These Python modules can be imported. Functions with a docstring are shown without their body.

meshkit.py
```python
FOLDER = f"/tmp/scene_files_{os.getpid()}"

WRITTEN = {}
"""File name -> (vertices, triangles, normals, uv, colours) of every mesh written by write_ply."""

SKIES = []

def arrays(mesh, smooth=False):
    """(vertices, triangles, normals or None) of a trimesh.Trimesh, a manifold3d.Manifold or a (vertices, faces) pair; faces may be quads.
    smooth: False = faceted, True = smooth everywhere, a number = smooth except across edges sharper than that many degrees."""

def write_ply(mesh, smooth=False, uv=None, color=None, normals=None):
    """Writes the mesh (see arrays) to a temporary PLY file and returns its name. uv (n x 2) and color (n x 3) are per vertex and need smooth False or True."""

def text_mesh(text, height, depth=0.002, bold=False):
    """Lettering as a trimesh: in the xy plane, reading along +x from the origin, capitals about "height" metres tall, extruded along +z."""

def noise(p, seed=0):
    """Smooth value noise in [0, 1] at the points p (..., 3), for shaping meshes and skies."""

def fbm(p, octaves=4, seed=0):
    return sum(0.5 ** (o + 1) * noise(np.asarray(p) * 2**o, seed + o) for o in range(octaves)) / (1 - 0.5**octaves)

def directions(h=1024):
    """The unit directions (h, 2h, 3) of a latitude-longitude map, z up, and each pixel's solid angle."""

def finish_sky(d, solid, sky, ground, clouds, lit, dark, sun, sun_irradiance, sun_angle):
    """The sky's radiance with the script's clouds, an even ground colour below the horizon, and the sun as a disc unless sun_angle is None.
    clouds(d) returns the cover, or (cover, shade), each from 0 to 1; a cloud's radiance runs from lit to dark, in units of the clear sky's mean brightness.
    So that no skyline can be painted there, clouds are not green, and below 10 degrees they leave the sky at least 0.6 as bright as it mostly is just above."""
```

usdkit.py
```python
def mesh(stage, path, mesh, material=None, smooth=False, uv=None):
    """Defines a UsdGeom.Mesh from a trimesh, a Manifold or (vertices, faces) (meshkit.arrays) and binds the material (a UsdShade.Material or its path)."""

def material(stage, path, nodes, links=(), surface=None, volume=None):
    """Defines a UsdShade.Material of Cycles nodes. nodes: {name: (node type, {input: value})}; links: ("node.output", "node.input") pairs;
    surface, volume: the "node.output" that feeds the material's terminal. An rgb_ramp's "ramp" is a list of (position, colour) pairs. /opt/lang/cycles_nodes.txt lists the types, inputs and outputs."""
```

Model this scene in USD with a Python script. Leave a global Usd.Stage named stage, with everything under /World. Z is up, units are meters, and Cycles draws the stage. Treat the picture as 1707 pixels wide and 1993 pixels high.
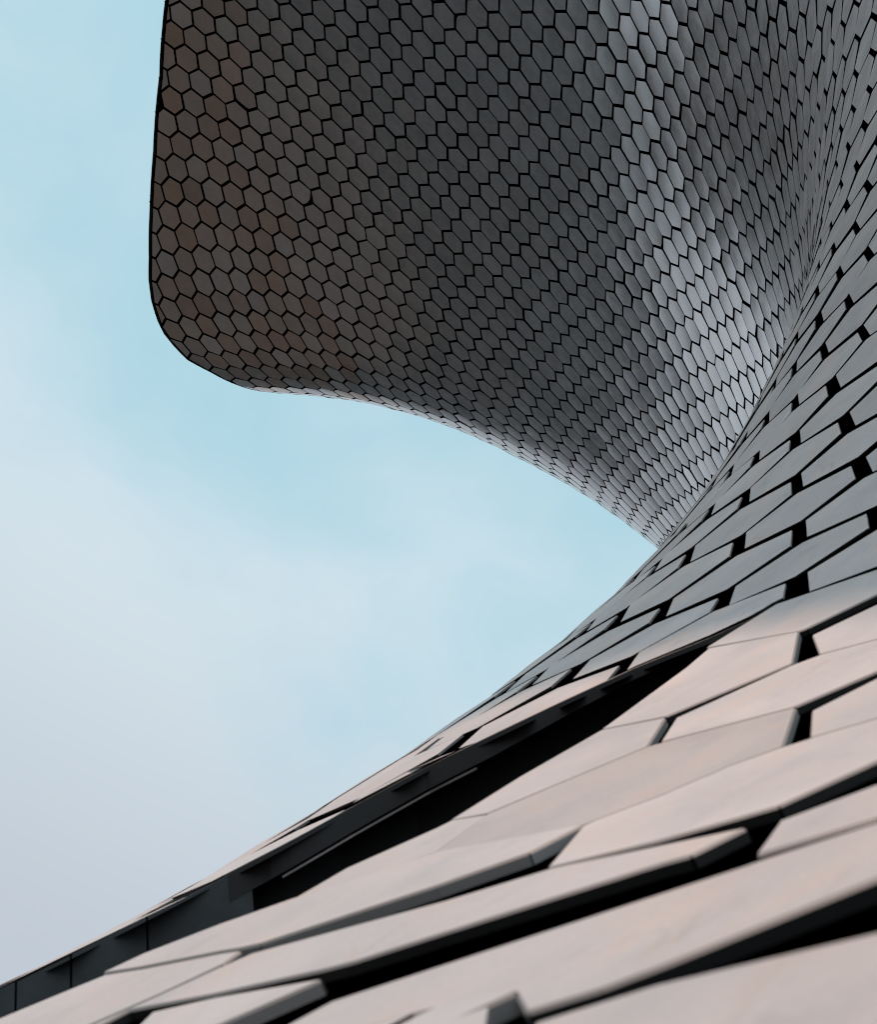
"""An hourglass-shaped museum clad in hexagonal metal tiles, seen from close to its foot."""
import math
import numpy as np
import mapbox_earcut
import usdkit
from pxr import Gf, Sdf, Usd, UsdGeom, UsdLux, UsdShade, Vt
from scipy.interpolate import CloughTocher2DInterpolator
from scipy.spatial import cKDTree
from shapely.geometry import Polygon, MultiPolygon

stage = Usd.Stage.CreateInMemory()
UsdGeom.SetStageUpAxis(stage, "Z")
UsdGeom.SetStageMetersPerUnit(stage, 1.0)
WORLD = UsdGeom.Xform.Define(stage, "/World")
stage.SetDefaultPrim(WORLD.GetPrim())
UsdGeom.Scope.Define(stage, "/World/Looks")
RNG = np.random.default_rng(11)

# ------------------------------------------------------------------ camera
EYE = np.array([0.0, 0.0, 1.65])
RIGHT = np.array([0.95188219, -0.22884901, 0.20383432])
UPV = np.array([-0.30646419, -0.71080833, 0.63311233])
BACK = np.array([0.0, -0.66511627, -0.74673981])
FOCAL, WIDE = 39.367, 24.0
cam = UsdGeom.Camera.Define(stage, "/World/camera")
cam.AddTransformOp().Set(Gf.Matrix4d(*RIGHT, 0, *UPV, 0, *BACK, 0, *EYE, 1))
cam.CreateHorizontalApertureAttr(WIDE)
cam.CreateVerticalApertureAttr(WIDE * 1024 / 878)
cam.CreateFocalLengthAttr(FOCAL)
cam.CreateClippingRangeAttr((0.05, 100000.0))
cam.CreateFStopAttr(4.0)
cam.CreateFocusDistanceAttr(26.0)
cam.CreateExposureAttr(-0.9)

# ------------------------------------------------------------------ sky and sun
SUN = np.array((-0.287, 0.186, 0.940), float)
SUN /= np.linalg.norm(SUN)
ELEV, ROT = math.asin(SUN[2]), math.atan2(SUN[0], SUN[1])
dome = UsdLux.DomeLight.Define(stage, "/World/sky")
SKY = usdkit.material(stage, "/World/Looks/sky_air", {
    "tex": ("sky_texture", {"sky_type": "single_scattering", "sun_disc": False, "sun_elevation": ELEV, "sun_rotation": ROT, "altitude": 2200.0, "air_density": 1.0, "aerosol_density": 1.5, "ozone_density": 0.0}),
    "co": ("texture_coordinate", {}),
    "map": ("mapping", {"scale": (1.0, 1.0, 1.3), "rotation": (0.3, 0.2, 0.5)}),
    "n1": ("noise_texture", {"scale": 2.0, "detail": 5.0, "roughness": 0.48, "distortion": 0.4}),
    "n2": ("noise_texture", {"scale": 8.0, "detail": 6.0, "roughness": 0.55, "distortion": 0.8}),
    "k2": ("map_range", {"from_min": 0.3, "from_max": 0.7, "to_min": -0.035, "to_max": 0.035}),
    "sum2": ("math", {"math_type": "add"}),
    "sep": ("separate_xyz", {}),
    "high": ("map_range", {"from_min": 0.45, "from_max": 0.98, "to_min": 0.14, "to_max": -0.12, "clamp": True}),
    "sum": ("math", {"math_type": "add"}),
    "r1": ("map_range", {"range_type": "smoothstep", "from_min": 0.30, "from_max": 0.70, "to_min": 0.0, "to_max": 1.0, "clamp": True}),
    "veil": ("color", {"value": (6.1, 9.8, 11.1)}),
    "air": ("mix", {"mix_type": "mix", "fac": 0.80}),
    "white": ("color", {"value": (8.4, 9.8, 10.6)}),
    "grey": ("color", {"value": (6.6, 7.3, 8.2)}),
    "low": ("map_range", {"range_type": "smoothstep", "from_min": 0.42, "from_max": 0.74, "to_min": 1.0, "to_max": 0.0, "clamp": True}),
    "cloud": ("mix", {"mix_type": "mix"}),
    "mix": ("mix", {"mix_type": "mix"}),
    "bg": ("background_shader", {"strength": 0.15})},
    [("co.generated", "map.vector"), ("map.vector", "n1.vector"), ("co.generated", "sep.vector"), ("sep.z", "high.value"), ("n1.fac", "sum.value1"), ("high.result", "sum.value2"), ("map.vector", "n2.vector"), ("n2.fac", "k2.value"), ("sum.value", "sum2.value1"), ("k2.result", "sum2.value2"), ("sum2.value", "r1.value"), ("r1.result", "mix.fac"), ("tex.color", "air.color1"), ("veil.color", "air.color2"), ("air.color", "mix.color1"), ("sep.z", "low.value"), ("low.result", "cloud.fac"), ("white.color", "cloud.color1"), ("grey.color", "cloud.color2"), ("cloud.color", "mix.color2"), ("mix.color", "bg.color")],
    surface="bg.background")
UsdShade.MaterialBindingAPI.Apply(dome.GetPrim()).Bind(SKY)
dome.GetPrim().SetCustomDataByKey("kind", "structure")

sun = UsdLux.DistantLight.Define(stage, "/World/sun")
sun.CreateIntensityAttr(0.75)
sun.CreateAngleAttr(0.7)
sun.CreateColorAttr(Gf.Vec3f(1.0, 0.70, 0.57))
sun.CreateNormalizeAttr(True)
z = SUN
x = np.cross([0, 0, 1.0], z); x /= np.linalg.norm(x)
y = np.cross(z, x)
sun.AddTransformOp().Set(Gf.Matrix4d(*x, 0, *y, 0, *z, 0, 0, 0, 60, 1))

# ------------------------------------------------------------------ materials
M_TILE = usdkit.material(stage, "/World/Looks/tile_metal", {
    "geo": ("geometry", {}),
    "tint": ("attribute", {"attribute": "tint"}),
    "n": ("noise_texture", {"scale": 1.6, "detail": 3.0, "roughness": 0.5}),
    "r": ("map_range", {"from_min": 0.3, "from_max": 0.7, "to_min": 0.93, "to_max": 1.05, "clamp": True}),
    "mul": ("mix", {"mix_type": "multiply", "fac": 1.0}),
    "rr": ("map_range", {"from_min": 0.3, "from_max": 0.7, "to_min": 0.21, "to_max": 0.29, "clamp": True}),
    "p": ("principled_bsdf", {"metallic": 0.85}),
    # fine dust that has settled on the faces that look upwards
    "sep": ("separate_xyz", {}),
    "up": ("map_range", {"range_type": "smoothstep", "from_min": -0.34, "from_max": 0.42, "to_min": 0.0, "to_max": 0.92, "clamp": True}),
    "dn": ("noise_texture", {"scale": 1.3, "detail": 7.0, "roughness": 0.62}),
    "dr": ("map_range", {"from_min": 0.3, "from_max": 0.7, "to_min": 0.86, "to_max": 1.08, "clamp": True}),
    "dm": ("math", {"math_type": "multiply"}),
    "dc": ("color", {"value": (1.035, 0.96, 0.93)}),
    "dt": ("mix", {"mix_type": "multiply", "fac": 1.0}),
    # grain of the sheet, rust runs and grey smudges
    "wn": ("noise_texture", {"scale": 1.7, "detail": 4.0, "roughness": 0.55, "distortion": 0.5}),
    "wr": ("rgb_ramp", {"ramp": [(0.30, (0.90, 0.92, 0.94)), (0.50, (1.0, 1.0, 1.0)), (0.70, (1.07, 0.98, 0.93))]}),
    "wt": ("mix", {"mix_type": "multiply", "fac": 1.0}),
    "fn": ("noise_texture", {"scale": 70.0, "detail": 3.0, "roughness": 0.6}),
    "fr": ("map_range", {"from_min": 0.3, "from_max": 0.7, "to_min": 0.955, "to_max": 1.03, "clamp": True}),
    "ft": ("mix", {"mix_type": "multiply", "fac": 1.0}),
    "rm": ("mapping", {"scale": (2.6, 2.6, 0.9)}),
    "rn": ("noise_texture", {"scale": 1.0, "detail": 8.0, "roughness": 0.68, "distortion": 0.6}),
    "rk": ("map_range", {"from_min": 0.60, "from_max": 0.74, "to_min": 0.0, "to_max": 0.40, "clamp": True}),
    "rc": ("color", {"value": (0.50, 0.30, 0.20)}),
    "rt": ("mix", {"mix_type": "mix"}),
    "gn": ("noise_texture", {"scale": 2.1, "detail": 7.0, "roughness": 0.66, "distortion": 1.2}),
    "gk": ("map_range", {"from_min": 0.61, "from_max": 0.75, "to_min": 0.0, "to_max": 0.45, "clamp": True}),
    "gc": ("color", {"value": (0.40, 0.38, 0.37)}),
    "gt": ("mix", {"mix_type": "mix"}),
    "dp": ("principled_bsdf", {"roughness": 0.72, "metallic": 0.0, "specular_ior_level": 0.3}),
    "out": ("mix_closure", {})},
    [("geo.position", "n.vector"), ("n.fac", "r.value"), ("n.fac", "rr.value"), ("tint.color", "mul.color1"), ("r.result", "mul.color2"), ("mul.color", "p.base_color"), ("rr.result", "p.roughness"),
     ("geo.normal", "sep.vector"), ("sep.z", "up.value"), ("geo.position", "dn.vector"), ("dn.fac", "dr.value"), ("up.result", "dm.value1"), ("dr.result", "dm.value2"),
     ("mul.color", "dt.color1"), ("dc.color", "dt.color2"), ("geo.position", "fn.vector"), ("fn.fac", "fr.value"), ("rm.vector", "wn.vector"), ("wn.fac", "wr.fac"), ("dt.color", "wt.color1"), ("wr.color", "wt.color2"), ("wt.color", "ft.color1"), ("fr.result", "ft.color2"),
     ("geo.position", "rm.vector"), ("rm.vector", "rn.vector"), ("rn.fac", "rk.value"), ("rk.result", "rt.fac"), ("ft.color", "rt.color1"), ("rc.color", "rt.color2"),
     ("rm.vector", "gn.vector"), ("gn.fac", "gk.value"), ("gk.result", "gt.fac"), ("rt.color", "gt.color1"), ("gc.color", "gt.color2"), ("gt.color", "dp.base_color"), ("dm.value", "out.fac"), ("p.BSDF", "out.closure1"), ("dp.BSDF", "out.closure2")],
    surface="out.closure")


def plain(key, colour, rough, metallic=0.0, vary=0.25, scale=6.0):
    return usdkit.material(stage, f"/World/Looks/{key}", {
        "geo": ("geometry", {}),
        "n": ("noise_texture", {"scale": scale, "detail": 6.0, "roughness": 0.6}),
        "r": ("map_range", {"from_min": 0.3, "from_max": 0.7, "to_min": 1 - vary, "to_max": 1 + vary, "clamp": True}),
        "c": ("color", {"value": colour}),
        "m": ("mix", {"mix_type": "multiply", "fac": 1.0}),
        "p": ("principled_bsdf", {"roughness": rough, "metallic": metallic})},
        [("geo.position", "n.vector"), ("n.fac", "r.value"), ("c.color", "m.color1"), ("r.result", "m.color2"), ("m.color", "p.base_color")],
        surface="p.BSDF")


M_GROUND = plain("plaza_stone", (0.064, 0.061, 0.058), 0.85, scale=0.6)
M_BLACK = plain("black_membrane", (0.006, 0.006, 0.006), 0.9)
M_EDGE = plain("dark_edge", (0.012, 0.014, 0.015), 0.6)
M_SLATE = plain("slate", (0.034, 0.038, 0.041), 0.55, scale=9.0)
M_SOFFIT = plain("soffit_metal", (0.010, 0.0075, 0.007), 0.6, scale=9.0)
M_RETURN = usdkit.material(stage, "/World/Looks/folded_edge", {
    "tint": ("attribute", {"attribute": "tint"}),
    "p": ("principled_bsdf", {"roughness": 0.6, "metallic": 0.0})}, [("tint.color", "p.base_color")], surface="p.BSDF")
M_TOWER = usdkit.material(stage, "/World/Looks/tower_glass", {
    "p": ("principled_bsdf", {"base_color": (0.075, 0.075, 0.077), "roughness": 0.45})}, [], surface="p.BSDF")
M_BAND = plain("tower_band", (0.21, 0.20, 0.19), 0.7)
M_BAR = plain("bar_metal", (0.20, 0.17, 0.16), 0.4, 0.8)
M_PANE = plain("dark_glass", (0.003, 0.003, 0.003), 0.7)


# ------------------------------------------------------------------ helpers
def mesh(path, verts, tris, mat, normals=None, tint=None):
    m = UsdGeom.Mesh.Define(stage, path)
    v, t = np.asarray(verts, np.float32), np.asarray(tris, np.int32)
    m.CreatePointsAttr(Vt.Vec3fArray.FromNumpy(v))
    m.CreateFaceVertexCountsAttr(Vt.IntArray.FromNumpy(np.full(len(t), 3, np.int32)))
    m.CreateFaceVertexIndicesAttr(Vt.IntArray.FromNumpy(t.ravel()))
    m.CreateSubdivisionSchemeAttr("none")
    m.CreateDoubleSidedAttr(True)
    if normals is not None:
        m.CreateNormalsAttr(Vt.Vec3fArray.FromNumpy(np.asarray(normals, np.float32)))
        m.SetNormalsInterpolation("vertex")
    if tint is not None:
        UsdGeom.PrimvarsAPI(m).CreatePrimvar("tint", Sdf.ValueTypeNames.Color3fArray, "vertex").Set(Vt.Vec3fArray.FromNumpy(np.asarray(tint, np.float32)))
    UsdShade.MaterialBindingAPI.Apply(m.GetPrim()).Bind(mat)
    return m.GetPrim()


COUNT = {}


def name(parent, kind):
    k = COUNT.get((parent, kind), 0)
    COUNT[(parent, kind)] = k + 1
    return f"{parent}/{kind}" if k == 0 else f"{parent}/{kind}_{k:03d}"


def say(prim, **data):
    for k, v in data.items():
        prim.SetCustomDataByKey(k, v)
    return prim


# ------------------------------------------------------------------ the ground
G = 3000.0
g = np.array([[-G, -G, 0], [G, -G, 0], [G, G, 0], [-G, G, 0]])
say(mesh("/World/ground", g, [[0, 1, 2], [0, 2, 3]], M_GROUND), label="dark stone plaza paving at the foot of the museum", category="ground", kind="structure")

# ------------------------------------------------------------------ the curved skin
# Centres of the tiles in metres, row by row: "row first-column x,y,z x,y,z ...".
# Columns run round the tile net, rows across it; each tile has six neighbours one step away.
NET = """
-40 35 3.447,-1.517,4.052 2.931,-1.722,3.533 2.433,-1.931,2.995 1.955,-2.141,2.436 1.498,-2.354,1.856
-39 34 3.927,-0.641,4.848 3.400,-0.787,4.299 2.886,-0.951,3.761 2.392,-1.135,3.229 1.923,-1.334,2.687 1.485,-1.542,2.125 1.077,-1.754,1.534 0.700,-1.969,0.909
-38 33 4.286,0.102,5.840 3.815,0.011,5.200 3.321,-0.097,4.598 2.813,-0.225,4.030 2.315,-0.375,3.484 1.848,-0.550,2.947 1.416,-0.747,2.400 1.014,-0.957,1.827 0.637,-1.172,1.220 0.282,-1.386,0.575
-37 31 4.702,0.798,7.734 4.406,0.767,6.988 4.058,0.714,6.274 3.658,0.644,5.592 3.204,0.559,4.948 2.713,0.461,4.341 2.211,0.348,3.768 1.732,0.207,3.220 1.302,0.030,2.681 0.908,-0.173,2.126 0.534,-0.388,1.539 0.173,-0.607,0.914 -0.177,-0.825,0.251
-36 30 4.676,1.324,8.998 4.420,1.350,8.225 4.134,1.347,7.469 3.815,1.318,6.732 3.456,1.264,6.023 3.048,1.194,5.345 2.590,1.114,4.700 2.093,1.030,4.090 1.592,0.930,3.515 1.147,0.787,2.971 0.759,0.598,2.429 0.393,0.386,1.861 0.032,0.164,1.256 -0.325,-0.062,0.614 -0.678,-0.287,-0.064
-35 29 4.610,1.804,10.279 4.396,1.868,9.496 4.151,1.908,8.722 3.873,1.924,7.959 3.565,1.915,7.211 3.226,1.881,6.482 2.854,1.823,5.779 2.439,1.750,5.105 1.969,1.677,4.461 1.456,1.609,3.849 0.965,1.516,3.277 0.574,1.352,2.739 0.214,1.149,2.186 -0.142,0.926,1.601 -0.503,0.694,0.978 -0.864,0.459,0.321 -1.223,0.226,-0.370
-34 27 4.609,2.156,12.358 4.483,2.266,11.567 4.322,2.356,10.780 4.127,2.425,9.999 3.895,2.473,9.224 3.628,2.502,8.457 3.325,2.510,7.702 2.992,2.496,6.962 2.635,2.456,6.241 2.248,2.391,5.547 1.818,2.314,4.882 1.335,2.244,4.245 0.802,2.196,3.628 0.360,2.085,3.060 0.004,1.896,2.520 -0.349,1.678,1.950 -0.709,1.443,1.346 -1.075,1.199,0.709 -1.448,0.949,0.039
-33 25 4.446,2.437,14.446 4.393,2.586,13.653 4.310,2.717,12.862 4.197,2.829,12.073 4.051,2.921,11.287 3.871,2.995,10.505 3.655,3.050,9.729 3.402,3.087,8.960 3.109,3.107,8.202 2.777,3.110,7.455 2.417,3.091,6.723 2.037,3.043,6.014 1.630,2.969,5.335 1.169,2.892,4.686 0.674,2.821,4.063 0.175,2.754,3.458 -0.220,2.616,2.879 -0.579,2.414,2.313 -0.938,2.183,1.722 -1.307,1.934,1.100 -1.686,1.673,0.450 -2.074,1.407,-0.229
-32 23 4.18,2.69,16.54 4.18,2.86,15.75 4.16,3.01,14.95 4.117,3.158,14.164 4.042,3.289,13.375 3.937,3.403,12.586 3.801,3.499,11.800 3.633,3.578,11.018 3.432,3.638,10.240 3.194,3.681,9.468 2.917,3.709,8.706 2.597,3.722,7.955 2.234,3.721,7.218 1.844,3.698,6.497 1.436,3.638,5.807 0.997,3.559,5.148 0.517,3.479,4.516 0.029,3.395,3.907 -0.413,3.283,3.311 -0.803,3.121,2.713 -1.174,2.909,2.114 -1.548,2.665,1.499 -1.932,2.398,0.862 -2.333,2.113,0.204
-31 18 3.50,2.40,20.94 3.64,2.59,20.17 3.75,2.78,19.39 3.84,2.95,18.61 3.90,3.12,17.83 3.93,3.29,17.05 3.94,3.44,16.26 3.92,3.60,15.47 3.88,3.74,14.68 3.807,3.871,13.896 3.707,3.987,13.108 3.579,4.087,12.322 3.420,4.170,11.538 3.228,4.236,10.758 3.001,4.286,9.983 2.738,4.320,9.216 2.438,4.340,8.460 2.094,4.349,7.716 1.707,4.339,6.991 1.276,4.304,6.291 0.836,4.237,5.621 0.375,4.156,4.977 -0.098,4.064,4.356 -0.562,3.955,3.748 -0.989,3.809,3.141 -1.390,3.620,2.528 -1.780,3.389,1.908 -2.174,3.125,1.275 -2.579,2.831,0.630
-30 17 3.14,2.80,22.23 3.30,3.01,21.46 3.44,3.21,20.69 3.55,3.39,19.91 3.64,3.57,19.13 3.70,3.73,18.35 3.73,3.89,17.57 3.74,4.04,16.79 3.72,4.19,16.00 3.68,4.33,15.21 3.61,4.46,14.43 3.515,4.577,13.639 3.390,4.680,12.853 3.237,4.768,12.068 3.053,4.839,11.286 2.834,4.896,10.509 2.576,4.939,9.738 2.283,4.969,8.975 1.954,4.981,8.226 1.587,4.978,7.495 1.166,4.955,6.787 0.709,4.908,6.107 0.254,4.841,5.446 -0.206,4.756,4.804 -0.670,4.647,4.182 -1.126,4.506,3.568 -1.562,4.329,2.950 -1.982,4.111,2.324 -2.396,3.855,1.691 -2.809,3.563,1.050
-29 16 2.79,3.16,23.53 2.98,3.39,22.76 3.14,3.61,21.99 3.28,3.81,21.22 3.40,4.00,20.44 3.48,4.17,19.67 3.54,4.34,18.89 3.57,4.49,18.11 3.58,4.64,17.33 3.57,4.78,16.54 3.53,4.92,15.76 3.46,5.05,14.97 3.364,5.168,14.182 3.241,5.275,13.395 3.091,5.367,12.609 2.913,5.445,11.824 2.701,5.508,11.044 2.449,5.558,10.270 2.156,5.597,9.504 1.826,5.619,8.750 1.464,5.624,8.012 1.063,5.609,7.294 0.607,5.572,6.606 0.158,5.524,5.925 -0.292,5.454,5.261 -0.749,5.355,4.618 -1.216,5.221,3.990 -1.683,5.049,3.369 -2.139,4.839,2.741 -2.584,4.592,2.105 -3.017,4.306,1.464
-28 16 2.66,3.74,24.08 2.86,3.97,23.31 3.02,4.19,22.54 3.16,4.40,21.77 3.28,4.59,20.99 3.37,4.77,20.21 3.43,4.93,19.43 3.46,5.09,18.66 3.47,5.23,17.88 3.46,5.37,17.09 3.42,5.50,16.31 3.35,5.63,15.52 3.26,5.76,14.74 3.138,5.866,13.949 2.990,5.964,13.161 2.815,6.049,12.373 2.610,6.120,11.589 2.366,6.177,10.811 2.076,6.223,10.041 1.746,6.254,9.283 1.382,6.269,8.539 0.984,6.265,7.812 0.548,6.245,7.103 0.096,6.206,6.413 -0.353,6.150,5.733 -0.807,6.066,5.070 -1.277,5.944,4.425 -1.759,5.780,3.792 -2.245,5.576,3.160 -2.726,5.336,2.521 -3.199,5.059,1.873
-27 16 2.56,4.32,24.64 2.76,4.55,23.88 2.94,4.77,23.10 3.08,4.98,22.33 3.20,5.17,21.55 3.29,5.35,20.77 3.36,5.52,19.99 3.39,5.67,19.22 3.41,5.81,18.44 3.39,5.95,17.66 3.35,6.08,16.88 3.29,6.21,16.09 3.20,6.34,15.30 3.08,6.45,14.51 2.94,6.55,13.72 2.764,6.648,12.932 2.565,6.729,12.142 2.329,6.796,11.357 2.048,6.850,10.582 1.720,6.891,9.818 1.353,6.915,9.069 0.955,6.922,8.333 0.526,6.914,7.613 0.072,6.887,6.910 -0.384,6.842,6.219 -0.844,6.771,5.542 -1.316,6.665,4.882 -1.804,6.516,4.234 -2.304,6.323,3.587 -2.817,6.087,2.940
-26 15 2.23,4.68,25.97 2.48,4.90,25.21 2.70,5.12,24.45 2.88,5.33,23.68 3.03,5.54,22.90 3.16,5.74,22.12 3.25,5.92,21.35 3.32,6.09,20.57 3.37,6.24,19.79 3.38,6.39,19.01 3.37,6.52,18.23 3.34,6.65,17.45 3.28,6.79,16.66 3.19,6.91,15.87 3.08,7.03,15.08 2.93,7.14,14.29 2.77,7.24,13.50 2.568,7.336,12.700 2.337,7.414,11.909 2.063,7.478,11.127 1.740,7.528,10.356 1.374,7.562,9.600 0.971,7.579,8.859 0.537,7.579,8.133 0.080,7.562,7.422 -0.386,7.527,6.722 -0.856,7.469,6.035 -1.335,7.379,5.363 -1.825,7.250,4.702
-25 15 2.15,5.27,26.54 2.42,5.48,25.78 2.65,5.68,25.02 2.85,5.89,24.25 3.01,6.09,23.48 3.14,6.28,22.71 3.25,6.47,21.93 3.33,6.63,21.15 3.38,6.79,20.37 3.40,6.94,19.60 3.40,7.08,18.82 3.37,7.21,18.03 3.32,7.35,17.24 3.23,7.48,16.45 3.12,7.61,15.66 2.98,7.73,14.86 2.81,7.84,14.06 2.62,7.94,13.26 2.389,8.031,12.464 2.113,8.105,11.677 1.790,8.163,10.901 1.422,8.206,10.140 1.014,8.231,9.395 0.573,8.239,8.664 0.109,8.230,7.948 -0.367,8.204,7.243 -0.847,8.157,6.548 -1.336,8.082,5.867 -1.832,7.972,5.198
-24 14 1.76,5.67,27.85 2.09,5.86,27.11 2.38,6.05,26.36 2.63,6.25,25.60 2.84,6.44,24.84 3.02,6.63,24.07 3.16,6.82,23.30 3.27,7.00,22.52 3.36,7.17,21.75 3.42,7.32,20.97 3.45,7.48,20.19 3.46,7.62,19.41 3.44,7.76,18.62 3.40,7.90,17.83 3.32,8.05,17.03 3.21,8.18,16.23 3.07,8.31,15.43 2.90,8.43,14.63 2.71,8.55,13.82 2.47,8.65,13.02 2.194,8.730,12.230 1.863,8.796,11.453 1.487,8.844,10.690 1.071,8.876,9.942 0.623,8.890,9.209 0.152,8.889,8.488 -0.331,8.871,7.778 -0.821,8.836,7.078 -1.319,8.774,6.390 -1.831,8.678,5.723
-23 13 1.31,6.10,29.14 1.69,6.27,28.42 2.03,6.44,27.68 2.33,6.62,26.94 2.60,6.81,26.19 2.84,6.99,25.43 3.03,7.17,24.66 3.19,7.34,23.90 3.32,7.51,23.12 3.42,7.68,22.35 3.49,7.84,21.57 3.54,8.00,20.78 3.56,8.16,20.00 3.55,8.31,19.21 3.51,8.46,18.41 3.45,8.61,17.61 3.34,8.76,16.81 3.21,8.90,16.00 3.04,9.03,15.19 2.83,9.15,14.38 2.59,9.26,13.58 2.30,9.36,12.78 1.96,9.43,12.00 1.573,9.482,11.244 1.142,9.517,10.498 0.682,9.535,9.765 0.201,9.539,9.042 -0.290,9.529,8.329 -0.786,9.503,7.624 -1.285,9.458,6.929
-22 13 1.23,6.71,29.70 1.62,6.87,28.98 1.98,7.03,28.26 2.30,7.20,27.52 2.59,7.37,26.77 2.84,7.54,26.02 3.06,7.71,25.26 3.24,7.87,24.49 3.38,8.03,23.73 3.49,8.19,22.95 3.58,8.35,22.17 3.64,8.52,21.38 3.68,8.69,20.59 3.68,8.86,19.79 3.66,9.02,18.99 3.60,9.18,18.19 3.51,9.33,17.38 3.38,9.49,16.56 3.21,9.63,15.75 3.00,9.76,14.94 2.75,9.88,14.13 2.45,9.99,13.33 2.10,10.07,12.55 1.69,10.12,11.79 1.239,10.161,11.051 0.754,10.179,10.325 0.252,10.181,9.609 -0.249,10.174,8.895 -0.747,10.159,8.185
-21 12 0.73,7.18,30.96 1.16,7.32,30.26 1.56,7.46,29.55 1.93,7.61,28.83 2.27,7.77,28.10 2.57,7.93,27.36 2.85,8.08,26.61 3.08,8.24,25.85 3.28,8.39,25.09 3.45,8.54,24.33 3.58,8.69,23.56 3.68,8.86,22.78 3.76,9.03,21.99 3.82,9.21,21.19 3.84,9.39,20.39 3.83,9.57,19.58 3.79,9.74,18.77 3.71,9.91,17.95 3.59,10.07,17.13 3.42,10.23,16.31 3.21,10.37,15.49 2.96,10.50,14.68 2.65,10.62,13.88 2.28,10.71,13.09 1.85,10.78,12.33 1.37,10.81,11.59 0.85,10.83,10.88
-20 -2 -8.13,7.58,38.68 -7.39,7.53,38.35 -6.66,7.48,37.98 -5.94,7.45,37.60 -5.24,7.42,37.18 -4.55,7.40,36.73 -3.88,7.39,36.25 -3.23,7.40,35.75 -2.61,7.41,35.22 -2.00,7.44,34.66 -1.42,7.48,34.07 -0.86,7.54,33.47 -0.33,7.61,32.83 0.17,7.69,32.18 0.64,7.80,31.51 1.09,7.92,30.82 1.50,8.05,30.12 1.89,8.19,29.40 2.24,8.34,28.68 2.56,8.49,27.94 2.85,8.63,27.20 3.10,8.77,26.45 3.33,8.91,25.70 3.51,9.05,24.94 3.67,9.19,24.17 3.79,9.35,23.39 3.89,9.53,22.60 3.97,9.73,21.80 4.01,9.92,20.99 4.02,10.11,20.17 4.00,10.30,19.35 3.93,10.48,18.53 3.82,10.65,17.70 3.67,10.82,16.87 3.46,10.98,16.04 3.21,11.12,15.22 2.89,11.25,14.41 2.52,11.36,13.62
-19 -2 -8.37,8.28,39.03 -7.62,8.23,38.71 -6.88,8.18,38.36 -6.16,8.14,37.98 -5.45,8.11,37.58 -4.75,8.08,37.14 -4.08,8.07,36.68 -3.42,8.07,36.19 -2.78,8.07,35.68 -2.16,8.09,35.13 -1.56,8.13,34.57 -0.99,8.18,33.97 -0.45,8.24,33.35 0.07,8.32,32.71 0.56,8.41,32.05 1.02,8.52,31.38 1.45,8.64,30.68 1.85,8.77,29.98 2.21,8.91,29.26 2.55,9.05,28.53 2.85,9.18,27.80 3.12,9.31,27.05 3.37,9.43,26.30 3.58,9.56,25.55 3.75,9.69,24.78 3.91,9.85,24.01 4.03,10.03,23.22 4.13,10.23,22.41 4.19,10.43,21.60 4.23,10.64,20.78 4.22,10.85,19.95 4.18,11.04,19.11 4.08,11.23,18.27 3.94,11.40,17.43 3.75,11.57,16.59 3.51,11.73,15.76
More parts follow.
